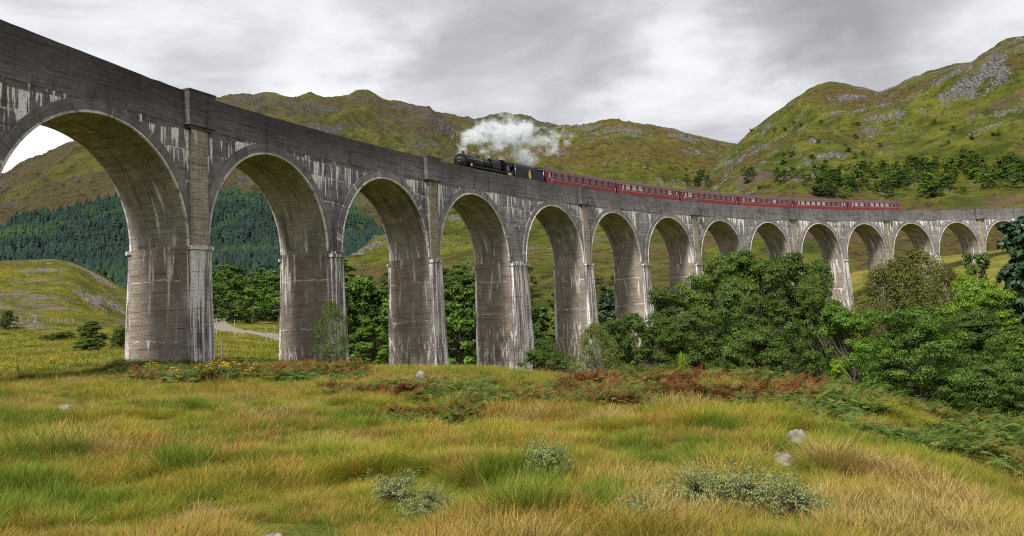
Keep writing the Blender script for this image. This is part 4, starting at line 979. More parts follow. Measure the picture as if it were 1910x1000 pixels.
scatter_px(90, lambda: (U(375, 640), U(548, 603)), 'tree', 'far', None, [(.9, 1.15, .8), (.7, .9, .7), (.55, .7, .6), (1.05, 1.3, .75)], 'rounded green tree at the foot of the forested mountain', 'broadleaf trees at the foot of the mountain', hm=(7, 12), asp=.95, sep=6)
scatter_px(26, lambda: (U(10, 230), U(530, 545)), 'tree', 'far', None, [(.6, .75, .7)], 'dark tree behind the rocky knoll on the left', 'trees behind the knoll', hm=(6, 9), asp=.9, patch=mount, sep=5)
# scattered shrubs and trees on the right-hand hill above the train
def reg_hill():
    t = random.random()
    if t < .74: px = U(1520, 1910); py = float(np.interp(px, [1530, 1700, 1910], [350, 336, 328]))+random.gauss(0, 14)
    elif t < .88: px = U(1690, 1910); py = random.gauss(318, 7)
    else: px = U(1385, 1640); py = float(np.interp(px, [1385, 1640], [330, 350]))+random.gauss(0, 9)
    return px, py
scatter_px(190, reg_hill, 'hillside_tree', 'far', None, [(.7, .85, .7), (.55, .68, .6), (.9, 1.05, .7), (1.2, 1.35, .75)], 'small dark green tree in the scattered wood on the right-hand hillside', 'small trees on the right-hand hillside', hm=(2.5, 6.), asp=1.15, patch=hillr)
scatter_px(24, lambda: (U(1390, 1900), U(225, 310)), 'hillside_shrub', 'far', None, [(.55, .62, .5)], 'low dark shrub among the rocks of the right-hand hill', 'shrubs among the rocks of the right-hand hill', cat='shrub', hm=(1.5, 3), asp=1.5, patch=hillr)
scatter_px(9, lambda: (U(1270, 1330), U(335, 352)), 'hillside_tree', 'far', None, [(.5, .62, .6)], 'dark tree in the gully between the two hills', 'trees in the gully between the hills', hm=(5, 8), patch=None)
for px, py in ((1125, 528), (1138, 535), (1228, 530), (1240, 540)):
    r = U(170, 190); T = at(px, py, r); z = float(H(T[0], T[1])); plant('conifer', 'fir', T[0], T[1], max(6, T[2]-z), 5, (1.1, 1.1, 1.1), 'dark pointed conifer behind the arches left of the grove', 'conifer', 'conifers behind the arches', z=z)
# conifer plantation on the lower mountain: too many to count
def conifer_mass():
    r = np.random.default_rng(5); n = 30000
    az = r.uniform(az_of(-260), az_of(735), n*3); rr = np.sqrt(r.uniform(340**2, 1180**2, n*3))
    x, y = rr*np.sin(az), rr*np.cos(az); z = mount.h(x, y)
    # pixel height of the foot
    d = np.stack([x, y, z]); yd = math.cos(PITCH)*y+math.sin(PITCH)*z; zd = -math.sin(PITCH)*y+math.cos(PITCH)*z
    u, v = F*x/yd, -F*zd/yd; px = W0/2+c_*u-s_*v; py = H0/2+CYO+s_*u+c_*v
    top = np.interp(px, [-300, 0, 60, 150, 220, 300, 390, 450, 520, 600, 660, 700, 735], [432, 416, 402, 388, 372, 368, 362, 362, 372, 392, 398, 425, 470])
    bot = np.interp(px, [-300, 370, 375, 450, 520, 640, 735], [620, 600, 560, 560, 548, 560, 520])
    fz = fbm(x/60, y/60, 55, 4)
    ok = (py > top+fz*16) & (py < bot+fz*14) & (fbm(x/45, y/45, 99, 3) > -.42)
    x, y, z, fz = x[ok][:n], y[ok][:n], z[ok][:n], fz[ok][:n]; n = len(x)
    hgt = r.uniform(5., 12., n)*(1+.35*fz); wd = hgt*r.uniform(.24, .36, n)
    # template: four ragged skirts
    T, TF = [], []
    for lv, (z0, z1, r0) in enumerate(((.08, .5, 1.), (.3, .7, .78), (.5, .86, .55), (.7, 1.02, .34))):
        b = len(T); T.append((0, 0, z1)); m_ = 7
        for i in range(m_):
            a = 2*math.pi*(i+lv*.37)/m_; q = r0*(1 if i % 2 else .72); T.append((math.cos(a)*q, math.sin(a)*q, z0+(.05 if i % 2 else 0)))
        for i in range(m_): TF.append((b, b+1+i, b+1+(i+1) % m_))
    T = np.array(T); TF = np.array(TF); a = r.uniform(0, 6.28, n)
    jit = 1+.25*r.normal(size=(n, len(T)))
    X = (T[:, 0]*np.cos(a)[:, None]-T[:, 1]*np.sin(a)[:, None])*wd[:, None]*jit+x[:, None]
    Y_ = (T[:, 0]*np.sin(a)[:, None]+T[:, 1]*np.cos(a)[:, None])*wd[:, None]*jit+y[:, None]
    Z = T[:, 2]*hgt[:, None]+z[:, None]-.8
    V = np.stack([X, Y_, Z], -1).reshape(-1, 3); Fc = (TF[None]+(np.arange(n)*len(T))[:, None, None]).reshape(-1, 3)
    uu = np.repeat(r.random(n), len(T)); me = np_mesh('conifer_forest', V, Fc, np.stack([uu, uu], 1))
    o = link('conifer_forest', me, None, [M['needlefar']]); tag(o, 'dark blue-green conifer forest covering the lower mountain slope', 'forest', kind='stuff'); print('conifers', n)
def farneedle():
    m, nt = mat('plantation_needles'); tc = N(nt, 'ShaderNodeTexCoord').outputs['Object']
    a = Noise(nt, tc, .011, 5, .6); uv = N(nt, 'ShaderNodeSeparateXYZ', ins={0: N(nt, 'ShaderNodeUVMap', uv_map='UVMap').outputs[0]}).outputs[0]
    col = Mix(nt, uv, (.012, .027, .024), (.027, .047, .036)); col = Mix(nt, Mapr(nt, a, .48, .64, 0, .8), col, (.04, .08, .03))  # bluish tone of distant haze mixed into the needle colour
    finish(nt, col, .9, spec=.1); return m
M['needlefar'] = farneedle()
conifer_mass()
# ------------------------------------------------------------------ road, posts, fence behind the arches
M['gravel'] = simple('road_gravel', (.20, .175, .135), .95, var=.18, sc=2.)
pts = [(425, 290), (408, 255), (402, 225), (408, 195), (428, 172), (455, 155), (490, 143), (530, 134), (600, 126), (680, 120)]
ctr = []
for a, b in zip(pts, pts[1:]):
    for t in np.linspace(0, 1, 8)[:-1]:
        q = at(a[0]+(b[0]-a[0])*t, 620, a[1]+(b[1]-a[1])*t); ctr.append((q[0], q[1], 0.))
ctr = np.array(ctr)
for _ in range(12): ctr[1:-1] = (ctr[:-2]+ctr[1:-1]*2+ctr[2:])/4
mb = MB(); prev = None
for i in range(len(ctr)):
    d = ctr[min(i+1, len(ctr)-1)]-ctr[max(i-1, 0)]; nrm = np.array([-d[1], d[0]]); nrm = nrm/np.linalg.norm(nrm)*2.1
    row = []
    for q in (-1, -.5, 0, .5, 1):
        x, y = ctr[i][0]+nrm[0]*q, ctr[i][1]+nrm[1]*q; row.append((x, y, float(H(ctr[i][0], ctr[i][1]))*.7+float(H(x, y))*.3+.25))
    if prev:
        for j in range(4): mb.face([prev[j], row[j], row[j+1], prev[j+1]], sm=True)
    prev = row
o = mb.build('road', M['gravel']); o['kind'] = 'structure'
def post(px, py, r, h, name='road_post', label='pale wooden post beside the gravel road', group='posts along the gravel road', cat='post', m_='white'):
    P_ = hit(px, py, 62, 900); mb = MB(); x, y, z = P_
    w_ = .055; mb.bevbox(-w_, w_, -w_, w_, -.3, h, .01); mb.loft([[(-w_, -w_, h), (w_, -w_, h), (w_, w_, h), (-w_, w_, h)], [(-.02, -.02, h+.08), (.02, -.02, h+.08), (.02, .02, h+.08), (-.02, .02, h+.08)]])
    o = mb.build(name, M[m_]); o.location = (x, y, z); tag(o, label, cat, group); return o
M['postwood'] = simple('weathered_post', (.30, .27, .23), .9, var=.3, sc=4)
for px, py, h in ((404, 626, 2.6), (438, 632, 2.6), (497, 640, 2.), (512, 638, 2.2), (414, 672, 1.6)):
    post(px, py, 0, h, m_='postwood')
# wire fence at the left edge
f0 = None; fo = empty('wire_fence', tuple(hit(20, 606, 62, 900)), label='low wire fence with thin posts on the meadow at the left edge', cat='fence')
pp = [hit(px, 605+.02*px, 62, 900) for px in range(-60, 150, 14)]
for i, p_ in enumerate(pp):
    mb = MB(); q = p_-np.array(fo.location); mb.tube((q[0], q[1], q[2]-.2), (q[0], q[1], q[2]+1.0), .035, .03, 5); mb.build('post', M['postwood'], fo)
    if i:
        mb = MB(); q0 = pp[i-1]-np.array(fo.location)
        for hz in (.5, .8, 1.08): mb.tube((q0[0], q0[1], q0[2]+hz), (q[0], q[1], q[2]+hz), .012, n=4)
        mb.build('wire', M['postwood'], fo)
# ------------------------------------------------------------------ rocks
M['stone'] = simple('pale_lichen_stone', (.22, .20, .195), .95, var=.55, sc=9)
def rock(px, py, r, w_, h_, label, seed, flat=1.):
    P_ = at(px, py, r); z = G(P_[0], P_[1])
    n, m_ = 26, 14; V = []; F_ = []
    for i in range(m_+1):
        ph = math.pi*i/m_
        for j in range(n):
            th = 2*math.pi*j/n; x, y, zz = math.sin(ph)*math.cos(th), math.sin(ph)*math.sin(th), math.cos(ph)
            k = 1+.35*float(fbm(np.array([x*1.3+seed]), np.array([y*1.3+zz*1.7+seed]), seed, 4)[0])
            k *= 1+.25*float(ridged(np.array([x*4+seed+zz]), np.array([y*4]), seed+9, 2)[0])
            V.append((x*w_/2*k, y*w_/2*.8*k, max(-.3, zz)*h_*k*flat))
    for i in range(m_):
        for j in range(n): F_.append((i*n+j, i*n+(j+1) % n, (i+1)*n+(j+1) % n, (i+1)*n+j))
    me = np_mesh('rock', V, F_, smooth=True); me2 = me
    o = link('rock', me, None, [M['stone']]); o.location = (P_[0], P_[1], z-h_*.18); o.rotation_euler = (0, 0, seed); tag(o, label, 'rock'); return o
rock(1484, 814, 14.7, .30, .21, 'rounded pale boulder in the grass, upper of the two on the right', 3)
rock(1461, 848, 12.9, .30, .15, 'flat brownish boulder in the grass just below the rounded pale one', 5)
rock(785, 734, 36, .50, .5, 'small upright pale stone left of the red bracken', 8)
rock(524, 992, 7.2, .42, .26, 'flat white-grey slab at the bottom edge of the picture', 12)
rock(610, 992, 7.1, .18, .2, 'small grey stone right of the flat slab', 15)
rock(122, 750, 26, .4, .13, 'low greyish stone half sunk in the meadow at the left', 21)
# ------------------------------------------------------------------ grass, bracken, plants by the camera
def blade_mat(name, cols, tip, trans=.3, sc=.35, mask=None):
    """cols: four base colours mixed in patches over the ground (a property of which plants grow where)"""
    m, nt = mat(name)
    pos = N(nt, 'ShaderNodeNewGeometry').outputs['Position']
    inf = N(nt, 'ShaderNodeObjectInfo').outputs['Random']
    uv = N(nt, 'ShaderNodeSeparateXYZ', ins={0: N(nt, 'ShaderNodeUVMap', uv_map='UVMap').outputs[0]})
    flat = Scale(nt, pos, (1, 1, .0))
    a = Noise(nt, flat, sc, 4, .6); b = Noise(nt, flat, sc*2.7, 4, .6); c = Noise(nt, Scale(nt, pos, (1, 1, 0), (31, 7, 0)), sc*.45, 3, .5)
    j = Mapr(nt, inf, 0, 1, -.15, .15, False); j2 = Mapr(nt, uv.outputs[0], 0, 1, -.18, .18, False)
    col = Mix(nt, Mapr(nt, Mth(nt, 'ADD', Mth(nt, 'ADD', a, j), j2), .40, .60), cols[0], cols[1])
    col = Mix(nt, Mapr(nt, Mth(nt, 'ADD', Mth(nt, 'ADD', b, j), j2), .50, .63), col, cols[2])
    col = Mix(nt, Mapr(nt, Mth(nt, 'ADD', Mth(nt, 'ADD', c, j2), j), .50, .64, 0, .8), col, cols[3])
    col = Mix(nt, Mapr(nt, uv.outputs[1], .0, .55, .85, 0), col, tuple(x*.45 for x in cols[0]))  # dark foot: shade in the gaps between blades put into the colour
    col = Mix(nt, Mapr(nt, uv.outputs[1], .55, 1., 0, .55), col, tip)
    d = N(nt, 'ShaderNodeBsdfPrincipled', ins={'Roughness': .6, 'Specular IOR Level': .25}); nt.links.new(col, d.inputs['Base Color'])
    t = N(nt, 'ShaderNodeBsdfTranslucent'); nt.links.new(col, t.inputs[0])
    N(nt, 'ShaderNodeOutputMaterial', ins={0: N(nt, 'ShaderNodeMixShader', ins={0: trans, 1: d.outputs[0], 2: t.outputs[0]}).outputs[0]})
    return m
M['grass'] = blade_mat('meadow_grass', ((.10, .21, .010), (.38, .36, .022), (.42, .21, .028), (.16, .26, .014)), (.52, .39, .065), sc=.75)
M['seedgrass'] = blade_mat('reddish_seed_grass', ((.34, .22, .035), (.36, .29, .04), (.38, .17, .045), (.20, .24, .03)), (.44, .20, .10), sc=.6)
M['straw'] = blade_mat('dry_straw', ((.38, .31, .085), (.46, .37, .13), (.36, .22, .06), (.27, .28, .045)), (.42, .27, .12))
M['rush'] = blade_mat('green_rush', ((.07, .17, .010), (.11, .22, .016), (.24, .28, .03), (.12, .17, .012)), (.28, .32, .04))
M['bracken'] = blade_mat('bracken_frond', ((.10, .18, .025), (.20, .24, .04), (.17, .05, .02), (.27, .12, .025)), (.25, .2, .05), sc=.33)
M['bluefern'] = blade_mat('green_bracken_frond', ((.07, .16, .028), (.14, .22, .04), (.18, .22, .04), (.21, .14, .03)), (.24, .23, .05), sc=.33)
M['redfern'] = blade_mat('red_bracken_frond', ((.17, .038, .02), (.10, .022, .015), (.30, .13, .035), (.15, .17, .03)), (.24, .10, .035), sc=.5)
def blades(r, n, rad, h, wd, bend, seg=3, spread=.35, seedhead=0.):
    V, Fc, UV = [], [], []
    for i in range(n):
        a = r.random()*6.283; q = rad*math.sqrt(r.random()); x, y = math.cos(a)*q, math.sin(a)*q
        hh = h*(.5+.6*r.random()); da = a+r.normal()*.8; out = (spread*(.3+.9*q/rad))*hh; bd = bend*hh*r.random()
        dx, dy = math.cos(da), math.sin(da); px_, py_ = -math.sin(da+r.normal()*.6), math.cos(da+r.normal()*.6)
        w_ = wd*(.7+.6*r.random()); rv = r.random(); b = len(V)
        for k in range(seg+1):
            t = k/seg; ox = out*t+bd*t*t; zz = hh*(t-.35*(bd/hh)*t*t)
            ww = w_*(1-t*.85) if not (seedhead and t > .6) else w_*seedhead*(1.6-abs(t-.85)*4 if t < 1 else .2)
            for sgn in (-1, 1): V.append((x+dx*ox+px_*ww*sgn, y+dy*ox+py_*ww*sgn, zz)); UV.append((rv, t))
        for k in range(seg): Fc.append((b+2*k, b+2*k+1, b+2*k+3, b+2*k+2))
    return V, Fc, UV
def template(name, parts, m):
    V, Fc, UV = [], [], []
    for v, f, u in parts:
        b = len(V); V += v; Fc += [tuple(i+b for i in q) for q in f]; UV += u
    me = np_mesh(name, V, Fc, UV); me.materials.append(m); return bpy.data.objects.new(name, me)
def fern(r, n, L, m):
    V, Fc, UV = [], [], []
    for i in range(n):
        a = r.random()*6.283; l = L*(.65+.5*r.random()); dx, dy = math.cos(a), math.sin(a); rv = r.random(); up0 = .75+.3*r.random(); drop = .45+.35*r.random()
        def c(t): return np.array([dx*l*t*.8, dy*l*t*.8, l*(up0*t-drop*t*t)])
        nx, ny = -dy, dx; tl = r.normal()*.25
        K = 13
        for k in range(K):
            t = .2+.8*k/K; p = c(t); q = c(min(1, t+.05)); w_ = l*.30*(1-t)**.8*(1 if t > .3 else .8)+.01
            for sg in (-1, 1):
                tip = p+np.array([nx*w_*sg+dx*w_*.35, ny*w_*sg+dy*w_*.35, -w_*.22+tl*w_*sg])
                mid = (p+tip)/2; wv = (q-p)*.75
                b = len(V); V += [tuple(p), tuple(mid-wv*.55+np.array([0, 0, .01])), tuple(tip), tuple(mid+wv*.75)]; Fc.append((b, b+1, b+2, b+3)); UV += [(rv, t*.8)]*4
        b = len(V)
        for t in (0, .5): p = c(t); V += [tuple(p-np.array([nx, ny, 0])*.006), tuple(p+np.array([nx, ny, 0])*.006)]; UV += [(rv, 0)]*2
        Fc.append((b, b+1, b+3, b+2))
    return V, Fc, UV
r = np.random.default_rng(11)
def coll(name, objs):
    c = bpy.data.collections.new(name)
    for o in objs: c.objects.link(o)
    return c
grassC = coll('grass_kinds', [template('tuft%02d' % i, [blades(r, 90, .19, .34+.05*(i % 3), .0031, .7+.15*(i % 4), 3, .45)], M['grass']) for i in range(6)]
              + [template('tuft%02d' % (6+i), [blades(r, 64, .17, .32, .0034, .5), blades(r, 20, .18, .47, .0011, .5, 4, .35, 2.6)], M['seedgrass']) for i in range(3)]
              + [template('tuft%02d' % (9+i), [blades(r, 34, .16, .48, .0014, .45, 4, .4, 2.), blades(r, 50, .17, .3, .0034, .5)], M['straw']) for i in range(3)]
              + [template('tuft%02d' % (12+i), [blades(r, 70, .13, .52, .0042, .28, 3, .3)], M['rush']) for i in range(2)])
coarseC = coll('coarse_grass_kinds', [template('coarse%02d' % i, [blades(r, 60, .42, .42, .012, .45, 2)], M['grass']) for i in range(4)] + [template('coarse04', [blades(r, 50, .4, .5, .010, .3, 2)], M['straw'])])
brC = coll('bracken_kinds', [template('frond%02d' % i, [fern(r, 9, .85, None)], M[k]) for i, k in enumerate(('bracken', 'bracken', 'bluefern', 'bluefern', 'redfern', 'redfern'))])
def scatter(name, P3, rot, scl, idx, col, label, cat):
    n = len(P3); me = bpy.data.meshes.new(name); me.vertices.add(n); me.vertices.foreach_set('co', np.asarray(P3, np.float32).ravel())
    a = me.attributes.new('rot', 'FLOAT_VECTOR', 'POINT'); a.data.foreach_set('vector', np.asarray(rot, np.float32).ravel())
    a = me.attributes.new('scl', 'FLOAT_VECTOR', 'POINT'); a.data.foreach_set('vector', np.asarray(scl, np.float32).ravel())
    a = me.attributes.new('idx', 'INT', 'POINT'); a.data.foreach_set('value', np.asarray(idx, np.int32))
    o = link(name, me); g = bpy.data.node_groups.new(name, 'GeometryNodeTree')
    g.interface.new_socket('Geometry', in_out='INPUT', socket_type='NodeSocketGeometry'); g.interface.new_socket('Geometry', in_out='OUTPUT', socket_type='NodeSocketGeometry')
    gi, go = g.nodes.new('NodeGroupInput'), g.nodes.new('NodeGroupOutput')
    ci = g.nodes.new('GeometryNodeCollectionInfo'); ci.inputs['Collection'].default_value = col; ci.inputs['Separate Children'].default_value = True; ci.inputs['Reset Children'].default_value = True
    ip = g.nodes.new('GeometryNodeInstanceOnPoints'); ip.inputs['Pick Instance'].default_value = True
    def na(nm, t): q = g.nodes.new('GeometryNodeInputNamedAttribute'); q.data_type = t; q.inputs['Name'].default_value = nm; return q.outputs['Attribute']
    L_ = g.links.new
    L_(gi.outputs[0], ip.inputs['Points']); L_(ci.outputs[0], ip.inputs['Instance']); L_(na('idx', 'INT'), ip.inputs['Instance Index'])
    L_(na('rot', 'FLOAT_VECTOR'), ip.inputs['Rotation']); L_(na('scl', 'FLOAT_VECTOR'), ip.inputs['Scale']); L_(ip.outputs[0], go.inputs[0])
    md = o.modifiers.new('scatter', 'NODES'); md.node_group = g
    tag(o, label, cat, kind='stuff'); return o
def project(x, y, z):
    yd = math.cos(PITCH)*y+math.sin(PITCH)*z; zd = -math.sin(PITCH)*y+math.cos(PITCH)*z
    u, v = F*x/yd, -F*zd/yd; return W0/2+c_*u-s_*v, H0/2+CYO+s_*u+c_*v
def field(n, r0, r1, a0, a1, pw=1.):
    az = r.uniform(a0, a1, n); rr = r0+(r1-r0)*r.random(n)**pw
    x, y = rr*np.sin(az), rr*np.cos(az); return x, y, ground.h(x, y), rr
A0, A1 = az_of(-650), az_of(2600)
# bracken zone mask, in ground coordinates: noise-broken belt along the crest
def brack(x, y):
    px, py = project(x, y, ground.h(x, y)); rr = np.hypot(x, y)
    up_ = np.interp(px, [600, 660, 800, 1000, 1060, 1150, 1250, 1400, 1500, 1600, 1700, 1800, 1950, 2300], [735, 738, 725, 735, 722, 700, 692, 696, 700, 716, 758, 778, 792, 830])
    lo_ = np.interp(px, [600, 660, 800, 1000, 1060, 1150, 1250, 1400, 1500, 1600, 1700, 1800, 1950, 2300], [735, 780, 795, 790, 775, 765, 768, 765, 785, 815, 845, 868, 895, 960])
    n_ = fbm(x/3, y/3, 401, 3)*26
    zone = (py > up_-6+n_*.3) & (py < lo_+n_) & (px > 600)
    zone &= (fbm(x/2.2, y/2.2, 431, 3) > np.where(px < 1040, -.22, -.25))
    far = (py > 680) & (py < 712+n_*.4) & (px > 210) & (px < 680) & (fbm(x/3, y/3, 421, 3) > -.3)
    return zone, far, px, py
def build_grass():
    xs, ys, zs, sc, ix = [], [], [], [], []
    for n, r0, r1, pw, s0, s1 in ((15500, 6.3, 13, 1.25, .6, .95), (24000, 12, 26, 1.2, .6, 1.0), (24000, 24, 62, 1.1, .65, 1.1)):
        x, y, z, rr = field(n, r0, r1, A0, A1, pw)
        zn, _, px, py = brack(x, y); keep = ~((zn | _) & (r.random(n) < .94)); x, y, z = x[keep], y[keep], z[keep]; m_ = len(x)
        s = r.uniform(s0, s1, m_)*(1+.55*fbm(x/1.6, y/1.6, 77, 3))*(1+.75*fbm(x/.6, y/.6, 78, 2)); kind = np.where(r.random(m_) < np.clip(.72-.9*fbm(x/2.6, y/2.6, 88, 3), .15, .9), r.integers(0, 6, m_), r.integers(6, 9, m_))
        st = fbm(x/1.7, y/1.7, 501, 3)+.15*(r.random(m_)-.5)
        px, py = px[keep], py[keep]
        strawz = ((abs(px-540) < 190) & (py > 880)) | ((px > 950) & (px < 1350) & (py > 900)) | ((px > 1400) & (py > 930))
        kind = np.where((st > .42) | (strawz & (st > .24)), r.integers(9, 12, m_), kind)
        rsz = fbm(x/2.1, y/2.1, 601, 3)+.1*(r.random(m_)-.5)
        for cx, cy, w_, h_ in ((50, 810, 95, 45), (168, 757, 45, 20), (355, 835, 40, 20), (960, 930, 70, 40), (820, 950, 60, 25), (100, 960, 130, 40), (1110, 945, 40, 25), (610, 940, 40, 25), (560, 820, 30, 15), (1300, 835, 30, 20)):
            rsz = np.where((abs(px-cx) < w_) & (abs(py-cy-15) < h_), rsz+.36, rsz)
        ru = (rsz+.25*fbm(x/.7, y/.7, 603, 2) > .42) & (r.random(m_) < .6); kind = np.where(ru, r.integers(12, 14, m_), kind); s = np.where(ru, s*.95, s)*np.interp(np.hypot(x, y), [6, 11], [.75, 1.])
        xs.append(x); ys.append(y); zs.append(z); sc.append(s); ix.append(kind)
    x, y, z, s, k = map(np.concatenate, (xs, ys, zs, sc, ix))
    px, py = project(x, y, z); rr = np.hypot(x, y); ok = np.ones(len(x), bool)
    for cx, cy, w_, h_ in ((1484, 812, 26, 40), (1461, 845, 26, 34), (785, 732, 14, 24), (524, 985, 52, 50), (610, 990, 24, 30), (122, 747, 24, 14)):   # shorter sward round the stones
        near = (abs(px-cx) < w_) & (py > cy-8) & (py < cy+h_); ok &= ~(near & (r.random(len(x)) < .93))
        s = np.where((abs(px-cx) < w_*1.3) & (py > cy-8) & (py < cy+h_*2.6), s*.5, s)
    x, y, z, s, k = x[ok], y[ok], z[ok], s[ok]*.70, k[ok]; n = len(x)
    rot = np.stack([r.normal(0, .1, n), r.normal(0, .1, n), r.uniform(0, 6.28, n)], 1)
    S3 = np.stack([s*1.15, s*1.15, s*r.uniform(.75, 1.15, n)], 1)
    scatter('grass', np.stack([x, y, z-.03], 1), rot, S3, k, grassC, 'tall green and straw-coloured grass with reddish seed heads in the foreground meadow', 'grass'); print('tufts', n)
    x, y, z, rr = field(16000, 55, 190, A0, az_of(1100), 1.1)
    s = r.uniform(.8, 1.5, len(x)); sx_, of = (TH0-np.arctan2(y-VCY, x-VCX))*RV, np.hypot(x-VCX, y-VCY)-RV
    top = np.maximum.reduce([p.h(x, y) for p in PATCHES]); rd_ = np.min(np.hypot(x[:, None]-ctr[None, :, 0], y[:, None]-ctr[None, :, 1]), 1) > 3.6; keep = (top < z+.3) & ~((of > -1) & (of < 6)) & rd_
    x, y, z, s = x[keep], y[keep], z[keep], s[keep]; n = len(x)
    rot = np.stack([r.normal(0, .1, n), r.normal(0, .1, n), r.uniform(0, 6.28, n)], 1)
    scatter('meadow_grass', np.stack([x, y, z-.03], 1), rot, np.stack([s*1.2, s*1.2, s*.8], 1), r.integers(0, 5, n), coarseC, 'yellow-olive grass of the far meadow around the viaduct piers', 'grass')
build_grass()
def build_bracken():
    x, y, z, rr = field(60000, 12, 75, A0, A1, 1.0)
    zn, far, px, py = brack(x, y)
    lim = r.random(len(x)) < np.interp(rr, [12, 30, 75], [.55, .8, .8])
    k = (zn & lim)|(far & (r.random(len(x)) < .5)); x, y, z, px, py, far, rr = x[k], y[k], z[k], px[k], py[k], far[k], rr[k]; n = len(x)
    red = fbm(x/1.8, y/1.8, 411, 3)
    add = np.where(px < 1040, -.12, 0.)
    for cx, cy, w_, h_, a in ((735, 758, 70, 22, .5), (960, 770, 60, 22, .25), (1110, 735, 60, 25, .35), (1290, 728, 60, 25, .4), (1400, 735, 70, 25, .35), (1500, 738, 50, 22, .5), (1530, 775, 30, 20, .3), (1700, 800, 200, 60, -.3), (1800, 830, 200, 60, -.12), (850, 750, 50, 25, -.2), (1350, 700, 260, 14, -.5), (1550, 770, 90, 30, -.25), (1200, 745, 60, 14, -.2), (560, 690, 80, 15, .3), (300, 690, 90, 12, -.3)):
        add = np.where((abs(px-cx) < w_) & (abs(py-cy) < h_), add+a, add)
    q = red+add+r.normal(0, .08, n)
    kind = np.where(q > .27, r.integers(4, 6, n), np.where(q > -.1, r.integers(0, 2, n), r.integers(2, 4, n)))
    s = r.uniform(.38, .8, n)*np.interp(rr, [12, 32], [.75, 1.35])*np.where(px < 1040, 1.0, 1.)*(1+.3*fbm(x/2, y/2, 3, 2))*np.where(far, 1.15, 1)
    rot = np.stack([r.normal(0, .22, n), r.normal(0, .22, n), r.uniform(0, 6.28, n)], 1)
    scatter('bracken', np.stack([x, y, z-.02], 1), rot, np.stack([s, s, s], 1), kind, brC, 'green and rusty red bracken ferns in a belt along the crest of the meadow', 'bracken'); print('bracken', n)
build_bracken()
# ------------------------------------------------------------------ steam
def steam_mat(name, puffs, dens, nscale, blue=None):
    m, nt = mat(name); tc = N(nt, 'ShaderNodeTexCoord').outputs['Object']
    wn = N(nt, 'ShaderNodeTexNoise', ins={'Vector': tc, 'Scale': nscale*.6, 'Detail': 3., 'Roughness': .6})
    wv = N(nt, 'ShaderNodeVectorMath', operation='MULTIPLY_ADD', ins={0: wn.outputs['Color'], 1: (2.8, 2.8, 2.2), 2: (-1.4, -1.4, -1.1)}).outputs[0]
    pw = N(nt, 'ShaderNodeVectorMath', operation='ADD', ins={0: tc, 1: wv}).outputs[0]
    tot = None
    for x, y, z, rx, rz, wgt in puffs:
        mp = N(nt, 'ShaderNodeVectorMath', operation='MULTIPLY', ins={0: N(nt, 'ShaderNodeVectorMath', operation='SUBTRACT', ins={0: pw, 1: (x, y, z)}).outputs[0], 1: (1/rx, 1/min(rx, 1.9), 1/rz)}).outputs[0]
        l = N(nt, 'ShaderNodeVectorMath', operation='LENGTH', ins={0: mp}).outputs['Value']
        q = Mth(nt, 'MULTIPLY', Mapr(nt, l, 1.25, .2), wgt)
        tot = q if tot is None else Mth(nt, 'MAXIMUM', tot, q)
    er = Noise(nt, tc, nscale, 5, .62, .3)
    d = Mth(nt, 'MULTIPLY', Mapr(nt, Mth(nt, 'SUBTRACT', tot, Mapr(nt, er, .34, .62, .0, .95, False)), .0, .5), dens)
    v = N(nt, 'ShaderNodeVolumePrincipled', ins={'Color': (.93, .965, 1., 1), 'Anisotropy': .2, 'Density': d})
    N(nt, 'ShaderNodeOutputMaterial', ins={'Volume': v.outputs[0]}); return m
def steam_box(name, org, puffs, dens, nscale, label, pad=1.2):
    a = np.array(puffs); mn = (a[:, :3]-np.stack([a[:, 3], np.minimum(a[:, 3], 1.9), a[:, 4]], 1)).min(0)-pad; mx_ = (a[:, :3]+np.stack([a[:, 3], np.minimum(a[:, 3], 1.9), a[:, 4]], 1)).max(0)+pad
    mb = MB(); mb.box(mn[0], mx_[0], mn[1], mx_[1], mn[2], mx_[2]); o = mb.build(name, steam_mat(name, puffs, dens, nscale)); o.matrix_world = org
    tag(o, label, 'steam', kind='stuff'); return o
# local frame of the plume: x back along the train, z up, origin at the chimney top
top = LM @ Vector((-4.35, 0, BZ+1.25))
b_ = Vector(P(78, VR, 3)); x_ = (Vector((b_.x, b_.y, 0))-Vector((top.x, top.y, 0))).normalized(); y_ = Vector((0, 0, 1)).cross(x_)
FR = Matrix.Translation(top) @ Matrix((x_, y_, Vector((0, 0, 1)))).transposed().to_4x4(); FI = FR.inverted()
def on_plane(px, py):
    """point of the plume's own vertical plane seen at px, py"""
    d = Vector(ray(px, py)); n = y_; t = top.dot(n)/d.dot(n); return FI @ (d*t)
pf = []
for px, py, rpx, rpz, w_ in ((872, 262, 16, 16, .55), (890, 256, 26, 24, 1.), (905, 240, 24, 24, .9), (930, 252, 40, 34, 1.), (955, 245, 42, 32, 1.), (935, 228, 30, 14, .7), (985, 250, 40, 30, .95), (975, 232, 34, 18, .8), (925, 275, 24, 16, .7), (984, 288, 20, 30, 1.), (1000, 300, 12, 16, .8), (900, 278, 20, 14, .7), (1010, 258, 34, 30, .7), (1040, 262, 32, 30, .65), (1033, 282, 16, 18, .6), (1062, 258, 22, 26, .5), (1080, 264, 14, 20, .35), (870, 282, 12, 20, .9)):
    px -= 8; rpx *= .97; rpz *= .97; c = on_plane(px, py); e1 = on_plane(px+rpx, py); e2 = on_plane(px, py-rpz)
    pf.append((c.x, c.y, c.z, abs(e1.x-c.x), abs(e2.z-c.z), w_))
steam_box('steam_plume', FR, pf, 1.9, .7, 'white steam trailing back from the locomotive chimney')
mv = LM @ Vector((1.2, 0, BZ+1.2)); FV = Matrix.Translation(mv) @ Matrix((x_, y_, Vector((0, 0, 1)))).transposed().to_4x4()
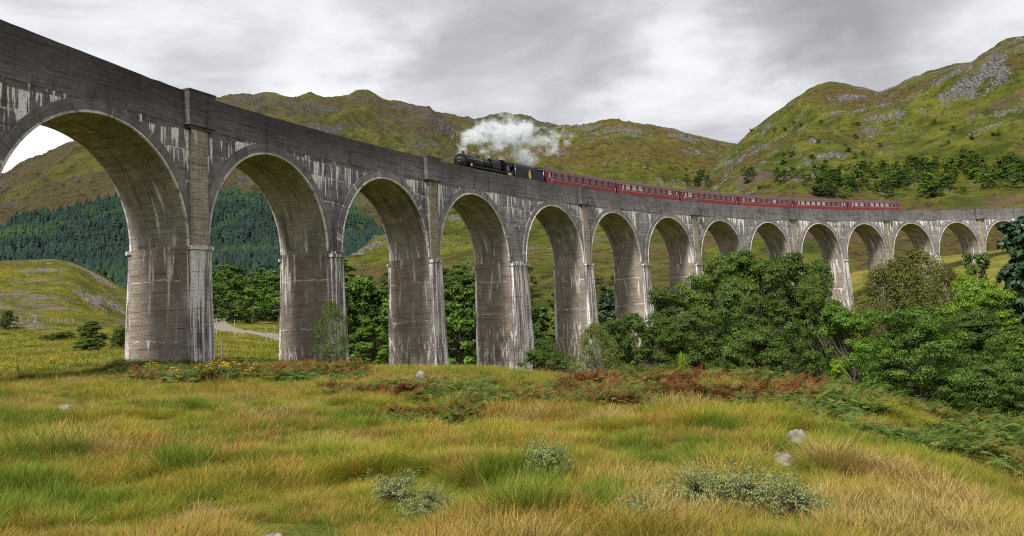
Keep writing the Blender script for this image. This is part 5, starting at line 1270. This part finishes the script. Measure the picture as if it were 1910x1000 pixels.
steam_box('steam_puff', FV, [(.1, 0, .1, .35, .4, 1.), (.8, .1, .3, .6, .35, .9), (1.4, .1, .3, .4, .3, .6)], 14., 2.2, 'small bright white jet of steam above the firebox', .8)
mv = LM @ Vector((4.2, 0, BZ+1.3)); FV = Matrix.Translation(mv) @ Matrix((x_, y_, Vector((0, 0, 1)))).transposed().to_4x4()
steam_box('steam_puff', FV, [(.0, 0, .1, .5, .4, 1.), (.8, .1, .25, .6, .35, .8)], 12., 2.2, 'small white puff of steam over the cab roof', .8)
# ------------------------------------------------------------------ low willow scrub and yellow flowers in the grass
M['scrubleaf'] = leaf_mat('grey_green_willow_leaf', (.15, .19, .06), (.28, .32, .12), .2)
lib('scrub', 2, M['scrubleaf'], M['bark'], h=.6, wd=1.5, kind='bush', nc=200, nl=30, ls=.015)
for px, py, r_0, w_, h_, lb in ((1300, 925, 9.2, .9, .42, 'low grey-green willow scrub in the foreground grass, left half of the clump'), (1400, 922, 9.3, 1.1, .46, 'low grey-green willow scrub in the foreground grass, middle of the clump'), (1480, 935, 9., .8, .36, 'low grey-green willow scrub at the right end of the clump'),
                              (735, 905, 10., .75, .34, 'small sprig of pale willow scrub left of centre in the grass'), (800, 930, 9.2, .6, .28, 'small darker willow sprig near the bottom centre'), (1030, 880, 11., .7, .5, 'upright leafy sprig in the grass near the centre'), (1195, 965, 8.2, .6, .3, 'pale willow sprig near the bottom, left of the large clump')):
    Q = at(px, py, r_0); plant('shrub', 'scrub', Q[0], Q[1], h_, w_, (1, 1, 1), lb, 'shrub', sink=.02)
M['yellow'] = simple('yellow_petals', (.75, .55, .02), .7, var=.2, sc=30); M['stalk'] = simple('green_stalk', (.1, .16, .03), .8)
def ragwort():
    o = empty('ragwort', label='yellow ragwort flower standing in the meadow grass', cat='wildflower', group='yellow ragwort in the meadow')
    mb = MB(); hd = []
    for i in range(5):
        a = random.random()*6.28; q = random.uniform(.03, .14); e_ = (math.cos(a)*q, math.sin(a)*q, random.uniform(.62, .75)); mb.tube((0, 0, .0), (0, 0, .4), .006, n=4); mb.tube((0, 0, .4), e_, .004, n=4); hd.append(e_)
    mb.build('stem', M['stalk'], o)
    for e_ in hd:
        mb = MB()
        for j in range(6):
            a = j*1.047; q = .0 if j == 0 else .022; mb.lathe([(0, .005), (.01, .018), (.016, .004)], (e_[0]+math.cos(a)*q, e_[1]+math.sin(a)*q, e_[2]+random.uniform(-.01, .02)), 7, 0, 'z')
        mb.build('flower_head', M['yellow'], o)
    return o
f0 = None
for i in range(46):
    if i < 14: px, py = random.gauss(118, 26), random.gauss(694, 4)
    elif i < 22: px, py = random.gauss(25, 12), random.gauss(703, 4)
    elif i < 32: px, py = random.gauss(400, 30), random.gauss(712, 7)
    else: px, py = U(0, 660), U(690, 730)
    Q = hit(px, py, 15, 200); f0 = f0 or ragwort(); o = f0 if i == 0 else copy_tree(f0); o.location = (Q[0], Q[1], Q[2]); sc_ = U(.8, 1.15); o.scale = (sc_*1.3, sc_*1.3, sc_); o.rotation_euler = (0, 0, U(0, 6))
